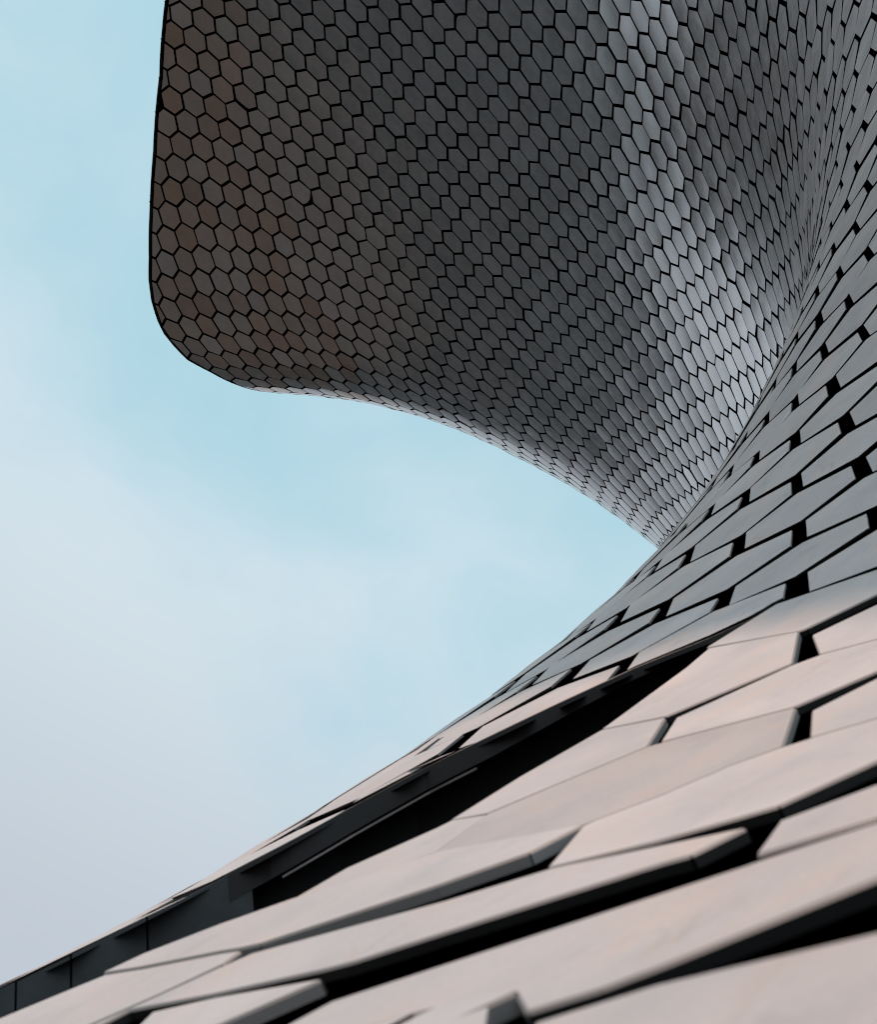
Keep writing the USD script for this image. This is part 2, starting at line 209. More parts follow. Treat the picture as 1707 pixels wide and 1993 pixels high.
-18 -2 -8.61,8.98,39.39 -7.86,8.92,39.07 -7.11,8.87,38.73 -6.38,8.83,38.37 -5.67,8.79,37.97 -4.96,8.76,37.55 -4.27,8.75,37.11 -3.60,8.74,36.63 -2.95,8.74,36.13 -2.32,8.75,35.60 -1.71,8.78,35.05 -1.12,8.82,34.47 -0.56,8.87,33.87 -0.03,8.94,33.24 0.47,9.03,32.60 0.95,9.12,31.93 1.40,9.23,31.25 1.81,9.35,30.55 2.19,9.48,29.84 2.54,9.60,29.12 2.86,9.73,28.39 3.15,9.84,27.65 3.41,9.96,26.91 3.64,10.07,26.16 3.84,10.20,25.40 4.02,10.35,24.62 4.17,10.52,23.84 4.29,10.72,23.04 4.38,10.93,22.23 4.44,11.15,21.40 4.46,11.38,20.56 4.44,11.59,19.71 4.37,11.79,18.85 4.25,11.98,18.00 4.08,12.16,17.15
-17 -2 -8.85,9.67,39.75 -8.09,9.61,39.44 -7.35,9.56,39.11 -6.61,9.52,38.75 -5.89,9.48,38.37 -5.17,9.45,37.96 -4.48,9.42,37.53 -3.79,9.41,37.07 -3.13,9.40,36.58 -2.49,9.41,36.07 -1.86,9.43,35.53 -1.26,9.46,34.97 -0.69,9.51,34.38 -0.14,9.57,33.76 0.38,9.64,33.13 0.88,9.73,32.48 1.34,9.83,31.81 1.77,9.93,31.12 2.17,10.05,30.42 2.53,10.16,29.70 2.87,10.27,28.98 3.17,10.38,28.25 3.45,10.48,27.52 3.70,10.59,26.77 3.93,10.71,26.01 4.13,10.85,25.24 4.30,11.01,24.46 4.45,11.21,23.67 4.57,11.42,22.86 4.66,11.65,22.04 4.71,11.89,21.20
-16 -2 -9.09,10.36,40.11 -8.33,10.31,39.81 -7.58,10.25,39.48 -6.84,10.21,39.14 -6.11,10.16,38.76 -5.39,10.13,38.36 -4.69,10.10,37.94 -3.99,10.08,37.50 -3.32,10.07,37.02 -2.66,10.07,36.52 -2.02,10.08,36.00 -1.41,10.11,35.45 -0.82,10.14,34.88 -0.25,10.19,34.28 0.29,10.26,33.66 0.80,10.33,33.02 1.27,10.42,32.36 1.72,10.52,31.68 2.14,10.62,30.99 2.52,10.72,30.29 2.88,10.82,29.58 3.20,10.92,28.85 3.50,11.02,28.12 3.77,11.12,27.38 4.02,11.22,26.63 4.24,11.35,25.87 4.43,11.51,25.09 4.60,11.69,24.30 4.75,11.90,23.50 4.87,12.13,22.69 4.96,12.38,21.86
-15 -2 -9.33,11.05,40.48 -8.57,11.00,40.18 -7.82,10.94,39.86 -7.07,10.90,39.52 -6.34,10.85,39.16 -5.61,10.81,38.77 -4.90,10.78,38.36 -4.20,10.76,37.92 -3.51,10.74,37.46 -2.84,10.74,36.97 -2.19,10.74,36.47 -1.56,10.76,35.93 -0.96,10.79,35.37 -0.38,10.83,34.79 0.18,10.88,34.18 0.71,10.94,33.56 1.20,11.02,32.91 1.67,11.10,32.24 2.10,11.19,31.56 2.51,11.28,30.87 2.88,11.37,30.16 3.22,11.46,29.45 3.54,11.55,28.72 3.83,11.65,27.99 4.10,11.74,27.24 4.34,11.86,26.49 4.56,12.00,25.72 4.75,12.17,24.94 4.92,12.37,24.15 5.07,12.60,23.35 5.19,12.85,22.53
-14 -2 -9.58,11.74,40.85 -8.82,11.68,40.56 -8.06,11.63,40.24 -7.31,11.58,39.91 -6.57,11.54,39.55 -5.84,11.50,39.17 -5.12,11.47,38.76 -4.41,11.44,38.34 -3.71,11.42,37.89 -3.03,11.41,37.42 -2.37,11.40,36.92 -1.73,11.41,36.40 -1.11,11.43,35.86 -0.51,11.46,35.29 0.06,11.51,34.70 0.61,11.56,34.09 1.12,11.62,33.45 1.60,11.70,32.80 2.06,11.77,32.13 2.48,11.85,31.45 2.87,11.93,30.75 3.23,12.01,30.04 3.57,12.09,29.32 3.89,12.18,28.59 4.18,12.27,27.86 4.44,12.37,27.11 4.68,12.49,26.35 4.89,12.65,25.58 5.09,12.84,24.80 5.26,13.05,24.01 5.41,13.30,23.21
-13 -2 -9.83,12.43,41.22 -9.06,12.37,40.93 -8.30,12.32,40.62 -7.55,12.27,40.29 -6.81,12.23,39.94 -6.07,12.19,39.57 -5.35,12.15,39.17 -4.63,12.12,38.76 -3.92,12.09,38.32 -3.23,12.08,37.86 -2.56,12.07,37.37 -1.90,12.07,36.87 -1.26,12.08,36.34 -0.65,12.11,35.78 -0.07,12.14,35.20 0.49,12.18,34.61 1.03,12.23,33.99 1.53,12.29,33.35 2.00,12.36,32.69 2.43,12.42,32.02 2.84,12.49,31.33 3.23,12.57,30.63 3.59,12.64,29.92 3.92,12.72,29.20 4.23,12.81,28.47 4.52,12.89,27.73 4.78,13.00,26.98 5.02,13.14,26.22 5.24,13.31,25.45 5.44,13.51,24.67 5.62,13.75,23.88 5.78,14.02,23.08
-12 -2 -10.08,13.11,41.60 -9.31,13.06,41.31 -8.55,13.01,41.01 -7.80,12.96,40.68 -7.05,12.91,40.33 -6.31,12.87,39.96 -5.58,12.83,39.58 -4.85,12.80,39.17 -4.14,12.77,38.74 -3.44,12.75,38.29 -2.75,12.74,37.82 -2.08,12.73,37.32 -1.43,12.74,36.80 -0.81,12.75,36.26 -0.21,12.77,35.70 0.37,12.81,35.12 0.92,12.85,34.51 1.44,12.90,33.88 1.93,12.95,33.24 2.38,13.00,32.58 2.81,13.06,31.90 3.21,13.13,31.21 3.59,13.20,30.51 3.95,13.27,29.79 4.28,13.35,29.07 4.59,13.43,28.34 4.87,13.52,27.60 5.13,13.64,26.86 5.37,13.79,26.09 5.60,13.98,25.32 5.81,14.20,24.54 6.00,14.45,23.76 6.17,14.73,22.98
-11 -2 -10.34,13.79,41.98 -9.57,13.74,41.69 -8.81,13.70,41.39 -8.05,13.65,41.07 -7.30,13.60,40.72 -6.55,13.56,40.36 -5.81,13.52,39.98 -5.08,13.48,39.58 -4.37,13.45,39.16 -3.66,13.43,38.71 -2.96,13.41,38.25 -2.28,13.40,37.77 -1.62,13.40,37.26 -0.97,13.40,36.74 -0.36,13.42,36.19 0.24,13.44,35.62 0.80,13.47,35.02 1.34,13.50,34.41 1.84,13.54,33.78 2.32,13.59,33.13 2.77,13.64,32.47 3.19,13.69,31.79 3.59,13.76,31.09 3.96,13.82,30.38 4.31,13.89,29.67 4.64,13.97,28.95 4.94,14.05,28.22 5.23,14.15,27.48 5.50,14.29,26.73 5.75,14.45,25.96 5.98,14.66,25.19 6.20,14.89,24.42 6.40,15.15,23.65
-10 -1 -9.84,14.43,42.08 -9.07,14.38,41.78 -8.31,14.34,41.46 -7.55,14.29,41.12 -6.80,14.25,40.76 -6.06,14.20,40.38 -5.32,14.17,39.98 -4.60,14.13,39.57 -3.88,14.11,39.13 -3.18,14.08,38.68 -2.48,14.07,38.21 -1.81,14.06,37.71 -1.15,14.06,37.20 -0.52,14.06,36.66 0.09,14.08,36.10 0.67,14.09,35.53 1.22,14.12,34.93 1.75,14.15,34.31 2.25,14.19,33.67 2.71,14.23,33.02 3.15,14.27,32.35 3.57,14.32,31.66 3.96,14.38,30.97 4.34,14.45,30.26 4.68,14.51,29.54 5.01,14.59,28.82 5.32,14.68,28.09 5.61,14.80,27.35 5.88,14.95,26.60 6.14,15.13,25.83 6.39,15.34,25.07 6.61,15.58,24.30
-9 -1 -10.12,15.12,42.47 -9.35,15.07,42.16 -8.58,15.02,41.84 -7.82,14.98,41.51 -7.06,14.93,41.15 -6.31,14.89,40.78 -5.56,14.85,40.39 -4.83,14.82,39.98 -4.11,14.78,39.55 -3.40,14.76,39.10 -2.70,14.74,38.64 -2.01,14.73,38.15 -1.35,14.72,37.65 -0.70,14.71,37.13 -0.07,14.72,36.58 0.52,14.73,36.02 1.10,14.74,35.43 1.64,14.76,34.83 2.16,14.79,34.20 2.64,14.82,33.56 3.10,14.86,32.90 3.54,14.90,32.23 3.95,14.95,31.54 4.34,15.01,30.84 4.71,15.07,30.13 5.06,15.14,29.42 5.39,15.22,28.69 5.71,15.32,27.96 6.00,15.46,27.21 6.29,15.62,26.46 6.56,15.81,25.70 6.81,16.03,24.95 7.04,16.28,24.19
-8 0 -9.63,15.76,42.55 -8.86,15.71,42.23 -8.09,15.66,41.89 -7.32,15.62,41.54 -6.56,15.58,41.17 -5.81,15.54,40.79 -5.07,15.50,40.38 -4.34,15.46,39.96 -3.62,15.43,39.52 -2.92,15.41,39.07 -2.22,15.39,38.59 -1.55,15.38,38.09 -0.89,15.37,37.58 -0.25,15.37,37.05 0.37,15.37,36.50 0.96,15.37,35.93 1.52,15.38,35.33 2.06,15.40,34.72 2.56,15.42,34.09 3.04,15.45,33.44 3.49,15.49,32.78 3.92,15.53,32.10 4.33,15.57,31.41 4.73,15.63,30.71 5.10,15.69,30.00 5.45,15.77,29.28 5.79,15.86,28.56 6.11,15.98,27.82 6.42,16.12,27.08 6.71,16.30,26.33 6.99,16.50,25.58
-7 -2 -11.50,16.57,43.53 -10.71,16.51,43.24 -9.93,16.45,42.93 -9.15,16.40,42.61 -8.37,16.35,42.28 -7.59,16.31,41.93 -6.83,16.26,41.56 -6.07,16.22,41.18 -5.32,16.18,40.78 -4.58,16.14,40.37 -3.85,16.11,39.94 -3.14,16.08,39.49 -2.44,16.06,39.02 -1.75,16.04,38.53 -1.08,16.03,38.03 -0.43,16.02,37.51 0.20,16.01,36.97 0.80,16.01,36.41 1.39,16.01,35.83 1.94,16.02,35.23 2.47,16.03,34.61 2.97,16.06,33.97 3.44,16.08,33.32 3.89,16.11,32.65 4.31,16.15,31.97 4.72,16.20,31.28 5.11,16.25,30.58 5.49,16.32,29.87 5.85,16.41,29.15 6.19,16.51,28.42 6.53,16.64,27.68 6.84,16.80,26.94 7.15,16.98,26.19 7.43,17.19,25.45
-6 -3 -12.62,17.34,44.18 -11.83,17.27,43.90 -11.04,17.20,43.61 -10.24,17.14,43.30 -9.45,17.09,42.99 -8.66,17.04,42.65 -7.87,16.99,42.31 -7.10,16.95,41.95 -6.33,16.91,41.57 -5.57,16.86,41.18 -4.82,16.82,40.77 -4.09,16.79,40.34 -3.36,16.76,39.90 -2.65,16.73,39.44 -1.96,16.71,38.96 -1.28,16.69,38.47 -0.62,16.67,37.96 0.02,16.66,37.43 0.64,16.65,36.88 1.24,16.64,36.31 1.82,16.64,35.73 2.37,16.65,35.12 2.88,16.66,34.49 3.37,16.68,33.85 3.84,16.71,33.19 4.28,16.74,32.52 4.71,16.78,31.84 5.12,16.82,31.15 5.51,16.88,30.44 5.89,16.96,29.73 6.26,17.06,29.01 6.61,17.17,28.28 6.95,17.31,27.54 7.28,17.48,26.80
-5 -3 -12.97,18.05,44.51 -12.17,17.97,44.24 -11.37,17.90,43.96 -10.56,17.84,43.66 -9.76,17.78,43.35 -8.96,17.73,43.02 -8.16,17.68,42.68 -7.37,17.64,42.32 -6.59,17.59,41.95 -5.83,17.55,41.56 -5.07,17.51,41.16 -4.32,17.47,40.74 -3.59,17.43,40.31 -2.87,17.40,39.86 -2.17,17.37,39.39 -1.48,17.35,38.90 -0.81,17.33,38.40 -0.16,17.31,37.88 0.48,17.29,37.34 1.09,17.27,36.79 1.69,17.26,36.21 2.25,17.26,35.62 2.79,17.27,35.00 3.30,17.28,34.37 3.78,17.30,33.72 4.24,17.33,33.06 4.68,17.36,32.39 5.10,17.40,31.71 5.52,17.45,31.01 5.92,17.52,30.31 6.30,17.60,29.59 6.68,17.71,28.87 7.04,17.84,28.14 7.39,17.99,27.40 7.73,18.16,26.67
-4 -3 -13.31,18.79,44.82 -12.51,18.69,44.56 -11.70,18.61,44.29 -10.89,18.54,44.00 -10.07,18.48,43.69 -9.26,18.43,43.37 -8.46,18.38,43.03 -7.66,18.33,42.68 -6.87,18.28,42.32 -6.09,18.24,41.94 -5.32,18.19,41.54 -4.56,18.15,41.13 -3.82,18.11,40.70 -3.09,18.07,40.26 -2.37,18.04,39.80 -1.68,18.01,39.32 -1.00,17.98,38.83 -0.34,17.96,38.32 0.31,17.93,37.79 0.94,17.91,37.25 1.55,17.89,36.69 2.13,17.88,36.11 2.68,17.88,35.51 3.21,17.89,34.89 3.71,17.90,34.25 4.19,17.92,33.60 4.64,17.94,32.94 5.08,17.97,32.26 5.51,18.02,31.57 5.92,18.08,30.88 6.33,18.16,30.17 6.73,18.25,29.45 7.11,18.37,28.73 7.48,18.51,28.00
-3 -3 -13.66,19.57,45.09 -12.85,19.44,44.85 -12.03,19.34,44.59 -11.21,19.26,44.31 -10.39,19.19,44.01 -9.57,19.13,43.70 -8.75,19.08,43.37 -7.94,19.03,43.03 -7.14,18.98,42.67 -6.35,18.93,42.30 -5.57,18.88,41.91 -4.80,18.83,41.51 -4.05,18.79,41.09 -3.31,18.74,40.65 -2.58,18.70,40.20 -1.88,18.67,39.74 -1.19,18.64,39.25 -0.52,18.61,38.75 0.14,18.58,38.24 0.78,18.55,37.70 1.40,18.53,37.15 2.00,18.51,36.59 2.57,18.50,36.00 3.12,18.50,35.39 3.64,18.50,34.77 4.13,18.51,34.13 4.60,18.53,33.47 5.05,18.55,32.81 5.49,18.59,32.13 5.92,18.64,31.44 6.34,18.71,30.74 6.75,18.80,30.03 7.15,18.91,29.32 7.55,19.03,28.59 7.93,19.18,27.86
-2 -3 -13.98,20.38,45.33 -13.18,20.21,45.10 -12.36,20.08,44.86 -11.54,19.99,44.59 -10.70,19.91,44.31 -9.87,19.85,44.00 -9.05,19.79,43.69 -8.23,19.73,43.35 -7.42,19.68,43.00 -6.61,19.62,42.64 -5.83,19.57,42.26 -5.05,19.52,41.87 -4.28,19.47,41.46 -3.53,19.42,41.03 -2.80,19.38,40.59 -2.08,19.33,40.14 -1.38,19.30,39.66 -0.70,19.26,39.18 -0.03,19.23,38.67 0.62,19.20,38.15 1.25,19.17,37.61 1.86,19.14,37.05 2.45,19.12,36.48 3.01,19.11,35.88 3.55,19.11,35.27 4.06,19.11,34.65 4.55,19.12,34.00 5.01,19.14,33.35 5.47,19.17,32.68 5.91,19.21,32.00 6.34,19.28,31.31 6.76,19.36,30.61 7.18,19.45,29.90 7.59,19.57,29.18 7.99,19.70,28.45
-1 -3 -14.29,21.23,45.52 -13.49,21.02,45.32 -12.68,20.86,45.10 -11.85,20.74,44.85 -11.01,20.65,44.58 -10.17,20.58,44.29 -9.34,20.51,43.98 -8.51,20.45,43.66 -7.69,20.39,43.32 -6.88,20.33,42.97 -6.08,20.27,42.60 -5.29,20.21,42.21 -4.52,20.16,41.81 -3.76,20.11,41.40 -3.01,20.06,40.97 -2.29,20.01,40.52 -1.57,19.96,40.06 -0.88,19.92,39.58 -0.21,19.88,39.09 0.45,19.84,38.58 1.10,19.81,38.05 1.72,19.78,37.51 2.33,19.76,36.94 2.90,19.73,36.36 3.46,19.72,35.77 3.98,19.71,35.15 4.49,19.72,34.52 4.97,19.73,33.88 5.43,19.75,33.22 5.88,19.79,32.55 6.33,19.84,31.87 6.76,19.91,31.18 7.19,20.00,30.47 7.62,20.11,29.76 8.03,20.23,29.04
0 -3 -14.55,22.13,45.68 -13.78,21.86,45.50 -12.97,21.66,45.30 -12.14,21.51,45.07 -11.30,21.41,44.82 -10.46,21.32,44.54 -9.62,21.25,44.25 -8.78,21.18,43.94 -7.95,21.11,43.61 -7.14,21.05,43.27 -6.33,20.98,42.92 -5.54,20.92,42.54 -4.76,20.86,42.15 -3.99,20.80,41.75 -3.23,20.74,41.33 -2.50,20.69,40.89 -1.77,20.64,40.44 -1.07,20.59,39.98 -0.39,20.54,39.50 0.29,20.50,39.00 0.94,20.46,38.48 1.58,20.42,37.95 2.19,20.39,37.40 2.78,20.36,36.83 3.35,20.34,36.25 3.89,20.33,35.65 4.41,20.32,35.03 4.91,20.32,34.40 5.39,20.34,33.75 5.85,20.37,33.09 6.30,20.41,32.42 6.75,20.47,31.74 7.19,20.55,31.04 7.63,20.65,30.34 8.05,20.76,29.63 8.47,20.89,28.91
1 -3 -14.78,23.07,45.79 -14.02,22.75,45.64 -13.23,22.50,45.47 -12.41,22.32,45.26 -11.58,22.19,45.03 -10.73,22.09,44.77 -9.88,22.01,44.49 -9.04,21.93,44.19 -8.21,21.85,43.88 -7.39,21.77,43.56 -6.58,21.70,43.21 -5.78,21.63,42.85 -4.99,21.56,42.48 -4.22,21.49,42.08 -3.46,21.43,41.67 -2.71,21.38,41.25 -1.98,21.32,40.81 -1.27,21.26,40.36 -0.57,21.20,39.89 0.11,21.16,39.40 0.77,21.11,38.90 1.42,21.07,38.38 2.05,21.03,37.84 2.65,21.00,37.29 3.24,20.97,36.72 3.79,20.95,36.13 4.33,20.93,35.53 4.84,20.93,34.91 5.33,20.94,34.27 5.80,20.95,33.63 6.27,20.99,32.97 6.73,21.04,32.29 7.18,21.11,31.60 7.63,21.20,30.91 8.07,21.31,30.20 8.49,21.43,29.49
2 -3 -14.96,24.05,45.86 -14.23,23.68,45.74 -13.46,23.38,45.59 -12.66,23.15,45.41 -11.83,22.99,45.20 -10.98,22.87,44.97 -10.14,22.77,44.70 -9.30,22.69,44.43 -8.46,22.60,44.13 -7.64,22.51,43.82 -6.82,22.43,43.49 -6.02,22.34,43.15 -5.23,22.27,42.78 -4.45,22.19,42.40 -3.68,22.13,42.01 -2.92,22.06,41.59 -2.18,22.00,41.17 -1.46,21.94,40.73 -0.76,21.88,40.27 -0.07,21.82,39.79 0.61,21.77,39.30 1.26,21.72,38.80 1.90,21.68,38.27 2.52,21.64,37.73 3.11,21.61,37.17 3.68,21.58,36.60 4.23,21.56,36.01 4.76,21.54,35.40 5.26,21.54,34.78 5.75,21.55,34.15 6.23,21.57,33.50 6.70,21.62,32.84 7.16,21.68,32.16 7.62,21.76,31.47 8.07,21.85,30.77 8.51,21.97,30.07
3 -3 -15.09,25.05,45.90 -14.39,24.63,45.80 -13.64,24.29,45.68 -12.86,24.02,45.53 -12.05,23.82,45.35 -11.21,23.67,45.13 -10.37,23.55,44.89 -9.53,23.45,44.63 -8.70,23.35,44.35 -7.87,23.26,44.06 -7.06,23.16,43.75 -6.25,23.07,43.42 -5.45,22.98,43.07 -4.67,22.90,42.71 -3.90,22.83,42.32 -3.14,22.75,41.92 -2.39,22.68,41.51 -1.66,22.62,41.08 -0.94,22.55,40.63 -0.25,22.49,40.17 0.44,22.43,39.70 1.10,22.38,39.20 1.75,22.33,38.69 2.38,22.29,38.16 2.99,22.25,37.62 3.57,22.21,37.06 4.13,22.18,36.48 4.67,22.16,35.89 5.19,22.15,35.28 5.69,22.16,34.66 6.18,22.17,34.02 6.66,22.20,33.37 7.14,22.25,32.70 7.61,22.32,32.02 8.06,22.41,31.33 8.51,22.51,30.63 8.95,22.63,29.93
4 -3 -15.17,26.07,45.90 -14.50,25.61,45.82 -13.78,25.22,45.73 -13.03,24.91,45.60 -12.23,24.67,45.45 -11.41,24.49,45.27 -10.58,24.35,45.05 -9.75,24.23,44.81 -8.92,24.12,44.56 -8.10,24.01,44.28 -7.28,23.90,43.99 -6.47,23.80,43.67 -5.67,23.70,43.34 -4.89,23.61,42.99 -4.11,23.53,42.62 -3.34,23.45,42.24 -2.59,23.37,41.83 -1.86,23.30,41.42 -1.13,23.23,40.99 -0.43,23.16,40.54 0.27,23.10,40.07 0.94,23.04,39.59 1.60,22.99,39.10 2.23,22.94,38.58 2.85,22.89,38.05 3.45,22.85,37.50 4.03,22.82,36.94 4.58,22.79,36.36 5.11,22.77,35.76 5.63,22.77,35.15 6.13,22.77,34.53 6.62,22.79,33.89 7.11,22.83,33.23 7.59,22.89,32.56 8.06,22.97,31.88 8.52,23.07,31.19 8.96,23.18,30.50
5 -3 -15.21,27.11,45.87 -14.57,26.61,45.81 -13.88,26.18,45.74 -13.15,25.83,45.64 -12.38,25.55,45.52 -11.58,25.33,45.36 -10.76,25.16,45.18 -9.94,25.02,44.96 -9.12,24.89,44.73 -8.30,24.77,44.47 -7.49,24.65,44.20 -6.68,24.54,43.91 -5.88,24.43,43.59 -5.09,24.33,43.26 -4.32,24.24,42.91 -3.55,24.15,42.53 -2.79,24.07,42.15 -2.05,23.99,41.74 -1.32,23.91,41.33 -0.60,23.84,40.89 0.09,23.77,40.44 0.78,23.71,39.98 1.44,23.65,39.49 2.09,23.59,38.99 2.72,23.54,38.47 3.33,23.49,37.94 3.92,23.45,37.39 4.49,23.42,36.83 5.03,23.39,36.24 5.56,23.38,35.64 6.08,23.38,35.03 6.58,23.39,34.40 7.08,23.42,33.75 7.57,23.47,33.09 8.05,23.54,32.42 8.52,23.63,31.74 8.97,23.73,31.05
6 -3 -15.21,28.14,45.81 -14.59,27.62,45.76 -13.94,27.16,45.71 -13.23,26.77,45.64 -12.49,26.45,45.54 -11.71,26.20,45.42 -10.91,25.99,45.26 -10.10,25.83,45.08 -9.29,25.68,44.87 -8.49,25.54,44.64 -7.68,25.41,44.39 -6.88,25.29,44.12 -6.08,25.17,43.82 -5.29,25.06,43.51 -4.51,24.96,43.17 -3.74,24.86,42.82 -2.98,24.77,42.44 -2.24,24.68,42.06 -1.50,24.60,41.65 -0.78,24.52,41.23 -0.07,24.45,40.80 0.62,24.38,40.35 1.29,24.31,39.88 1.95,24.25,39.39 2.59,24.19,38.89 3.21,24.14,38.37 3.81,24.09,37.84 4.39,24.05,37.28 4.95,24.02,36.71 5.49,24.00,36.12 6.02,23.99,35.52 6.54,24.00,34.90 7.05,24.02,34.27 7.55,24.06,33.62 8.04,24.11,32.96 8.52,24.19,32.28 8.98,24.28,31.60 9.44,24.40,30.91
7 -3 -15.17,29.18,45.74 -14.58,28.64,45.69 -13.95,28.15,45.65 -13.27,27.73,45.60 -12.56,27.38,45.53 -11.80,27.09,45.43 -11.02,26.85,45.31 -10.23,26.66,45.15 -9.44,26.49,44.98 -8.64,26.33,44.77 -7.85,26.18,44.55 -7.06,26.05,44.30 -6.27,25.91,44.03 -5.48,25.79,43.73 -4.70,25.68,43.42 -3.93,25.57,43.08 -3.17,25.48,42.72 -2.42,25.38,42.35 -1.68,25.29,41.96 -0.95,25.21,41.56 -0.24,25.12,41.14 0.46,25.05,40.71 1.14,24.98,40.25 1.81,24.91,39.78 2.46,24.85,39.29 3.09,24.79,38.79 3.71,24.73,38.27 4.30,24.68,37.73 4.87,24.64,37.18 5.42,24.61,36.60 5.96,24.60,36.01 6.49,24.60,35.40 7.01,24.61,34.77 7.53,24.64,34.13 8.03,24.69,33.48 8.52,24.76,32.82 8.99,24.84,32.14
8 -3 -15.11,30.20,45.65 -14.53,29.65,45.60 -13.92,29.15,45.56 -13.27,28.71,45.52 -12.58,28.32,45.47 -11.85,28.00,45.41 -11.09,27.73,45.31 -10.32,27.51,45.19 -9.55,27.31,45.04 -8.77,27.14,44.87 -7.99,26.97,44.67 -7.21,26.82,44.45 -6.43,26.67,44.20 -5.65,26.54,43.93 -4.88,26.41,43.64 -4.11,26.30,43.32 -3.35,26.19,42.99 -2.59,26.09,42.63 -1.85,25.99,42.26 -1.12,25.90,41.88 -0.40,25.81,41.47 0.31,25.72,41.05 1.00,25.64,40.62 1.67,25.57,40.16 2.33,25.50,39.69 2.98,25.43,39.20 3.60,25.37,38.70 4.21,25.31,38.18 4.79,25.27,37.63 5.36,25.23,37.07 5.91,25.21,36.49 6.45,25.20,35.89 6.98,25.21,35.28 7.50,25.23,34.65 8.01,25.27,34.00 8.51,25.33,33.35 9.00,25.40,32.68
9 -3 -15.01,31.21,45.57 -14.45,30.66,45.50 -13.85,30.15,45.46 -13.23,29.69,45.43 -12.56,29.28,45.39 -11.85,28.93,45.35 -11.12,28.64,45.28 -10.37,28.39,45.19 -9.62,28.16,45.07 -8.86,27.96,44.93 -8.10,27.78,44.76 -7.33,27.60,44.57 -6.56,27.44,44.35 -5.80,27.29,44.11 -5.03,27.15,43.84 -4.26,27.03,43.54 -3.51,26.91,43.23 -2.75,26.80,42.90 -2.01,26.69,42.54 -1.28,26.59,42.18 -0.55,26.49,41.79 0.16,26.40,41.39 0.86,26.32,40.97 1.54,26.24,40.53 2.21,26.16,40.08 2.86,26.09,39.61 3.50,26.02,39.12 4.11,25.95,38.61 4.71,25.90,38.08 5.29,25.85,37.54 5.85,25.82,36.97 6.40,25.80,36.38 6.95,25.80,35.78 7.48,25.82,35.15 8.00,25.85,34.52 8.51,25.90,33.87 9.01,25.96,33.21
10 -3 -14.88,32.20,45.49 -14.33,31.66,45.41 -13.75,31.15,45.36 -13.14,30.68,45.33 -12.49,30.26,45.30 -11.81,29.88,45.26 -11.10,29.56,45.22 -10.37,29.28,45.15 -9.64,29.04,45.06 -8.91,28.81,44.95 -8.16,28.60,44.81 -7.42,28.41,44.65 -6.67,28.23,44.46 -5.91,28.06,44.25 -5.16,27.91,44.01 -4.40,27.77,43.74 -3.65,27.63,43.45 -2.90,27.51,43.14 -2.16,27.40,42.81 -1.42,27.29,42.46 -0.70,27.19,42.09 0.02,27.09,41.71 0.72,26.99,41.31 1.41,26.91,40.89 2.09,26.82,40.46 2.75,26.74,40.00 3.39,26.67,39.53 4.02,26.60,39.04 4.63,26.53,38.53 5.22,26.48,37.99 5.79,26.44,37.44 6.36,26.41,36.87 6.91,26.40,36.27 7.45,26.41,35.66 7.99,26.43,35.03 8.51,26.47,34.39 9.02,26.52,33.74
11 -3 -14.74,33.16,45.43 -14.18,32.63,45.34 -13.61,32.13,45.28 -13.01,31.66,45.23 -12.38,31.23,45.20 -11.72,30.84,45.18 -11.03,30.50,45.14 -10.33,30.19,45.10 -9.62,29.92,45.03 -8.91,29.68,44.95 -8.19,29.45,44.84 -7.46,29.23,44.71 -6.73,29.03,44.55 -5.99,28.84,44.37 -5.25,28.67,44.16 -4.51,28.52,43.92 -3.76,28.37,43.65 -3.02,28.24,43.37 -2.28,28.11,43.06 -1.55,28.00,42.73 -0.83,27.89,42.38 -0.11,27.78,42.02 0.60,27.68,41.64 1.29,27.58,41.24 1.97,27.49,40.82 2.64,27.40,40.38 3.29,27.32,39.93 3.93,27.24,39.45 4.54,27.17,38.96 5.15,27.11,38.44 5.74,27.06,37.90 6.31,27.02,37.34 6.87,27.00,36.76 7.43,27.00,36.16 7.97,27.01,35.54 8.50,27.04,34.91 9.02,27.08,34.26
12 -3 -14.59,34.08,45.41 -14.01,33.58,45.31 -13.43,33.09,45.23 -12.83,32.63,45.17 -12.22,32.19,45.13 -11.58,31.79,45.10 -10.91,31.44,45.08 -10.23,31.11,45.04 -9.54,30.82,44.99 -8.85,30.55,44.93 -8.16,30.30,44.85 -7.46,30.07,44.74 -6.75,29.85,44.61 -6.03,29.64,44.46 -5.31,29.45,44.28 -4.57,29.28,44.07 -3.84,29.12,43.84 -3.11,28.97,43.58 -2.38,28.84,43.29 -1.65,28.71,42.99 -0.93,28.59,42.66 -0.22,28.48,42.32 0.49,28.37,41.96 1.18,28.26,41.58 1.87,28.16,41.18 2.54,28.07,40.76 3.20,27.98,40.32 3.84,27.90,39.86 4.47,27.82,39.38 5.08,27.74,38.88 5.68,27.68,38.36 6.26,27.64,37.81 6.84,27.61,37.24 7.40,27.59,36.65 7.95,27.59,36.04 8.50,27.61,35.42 9.03,27.65,34.78 9.55,27.70,34.12
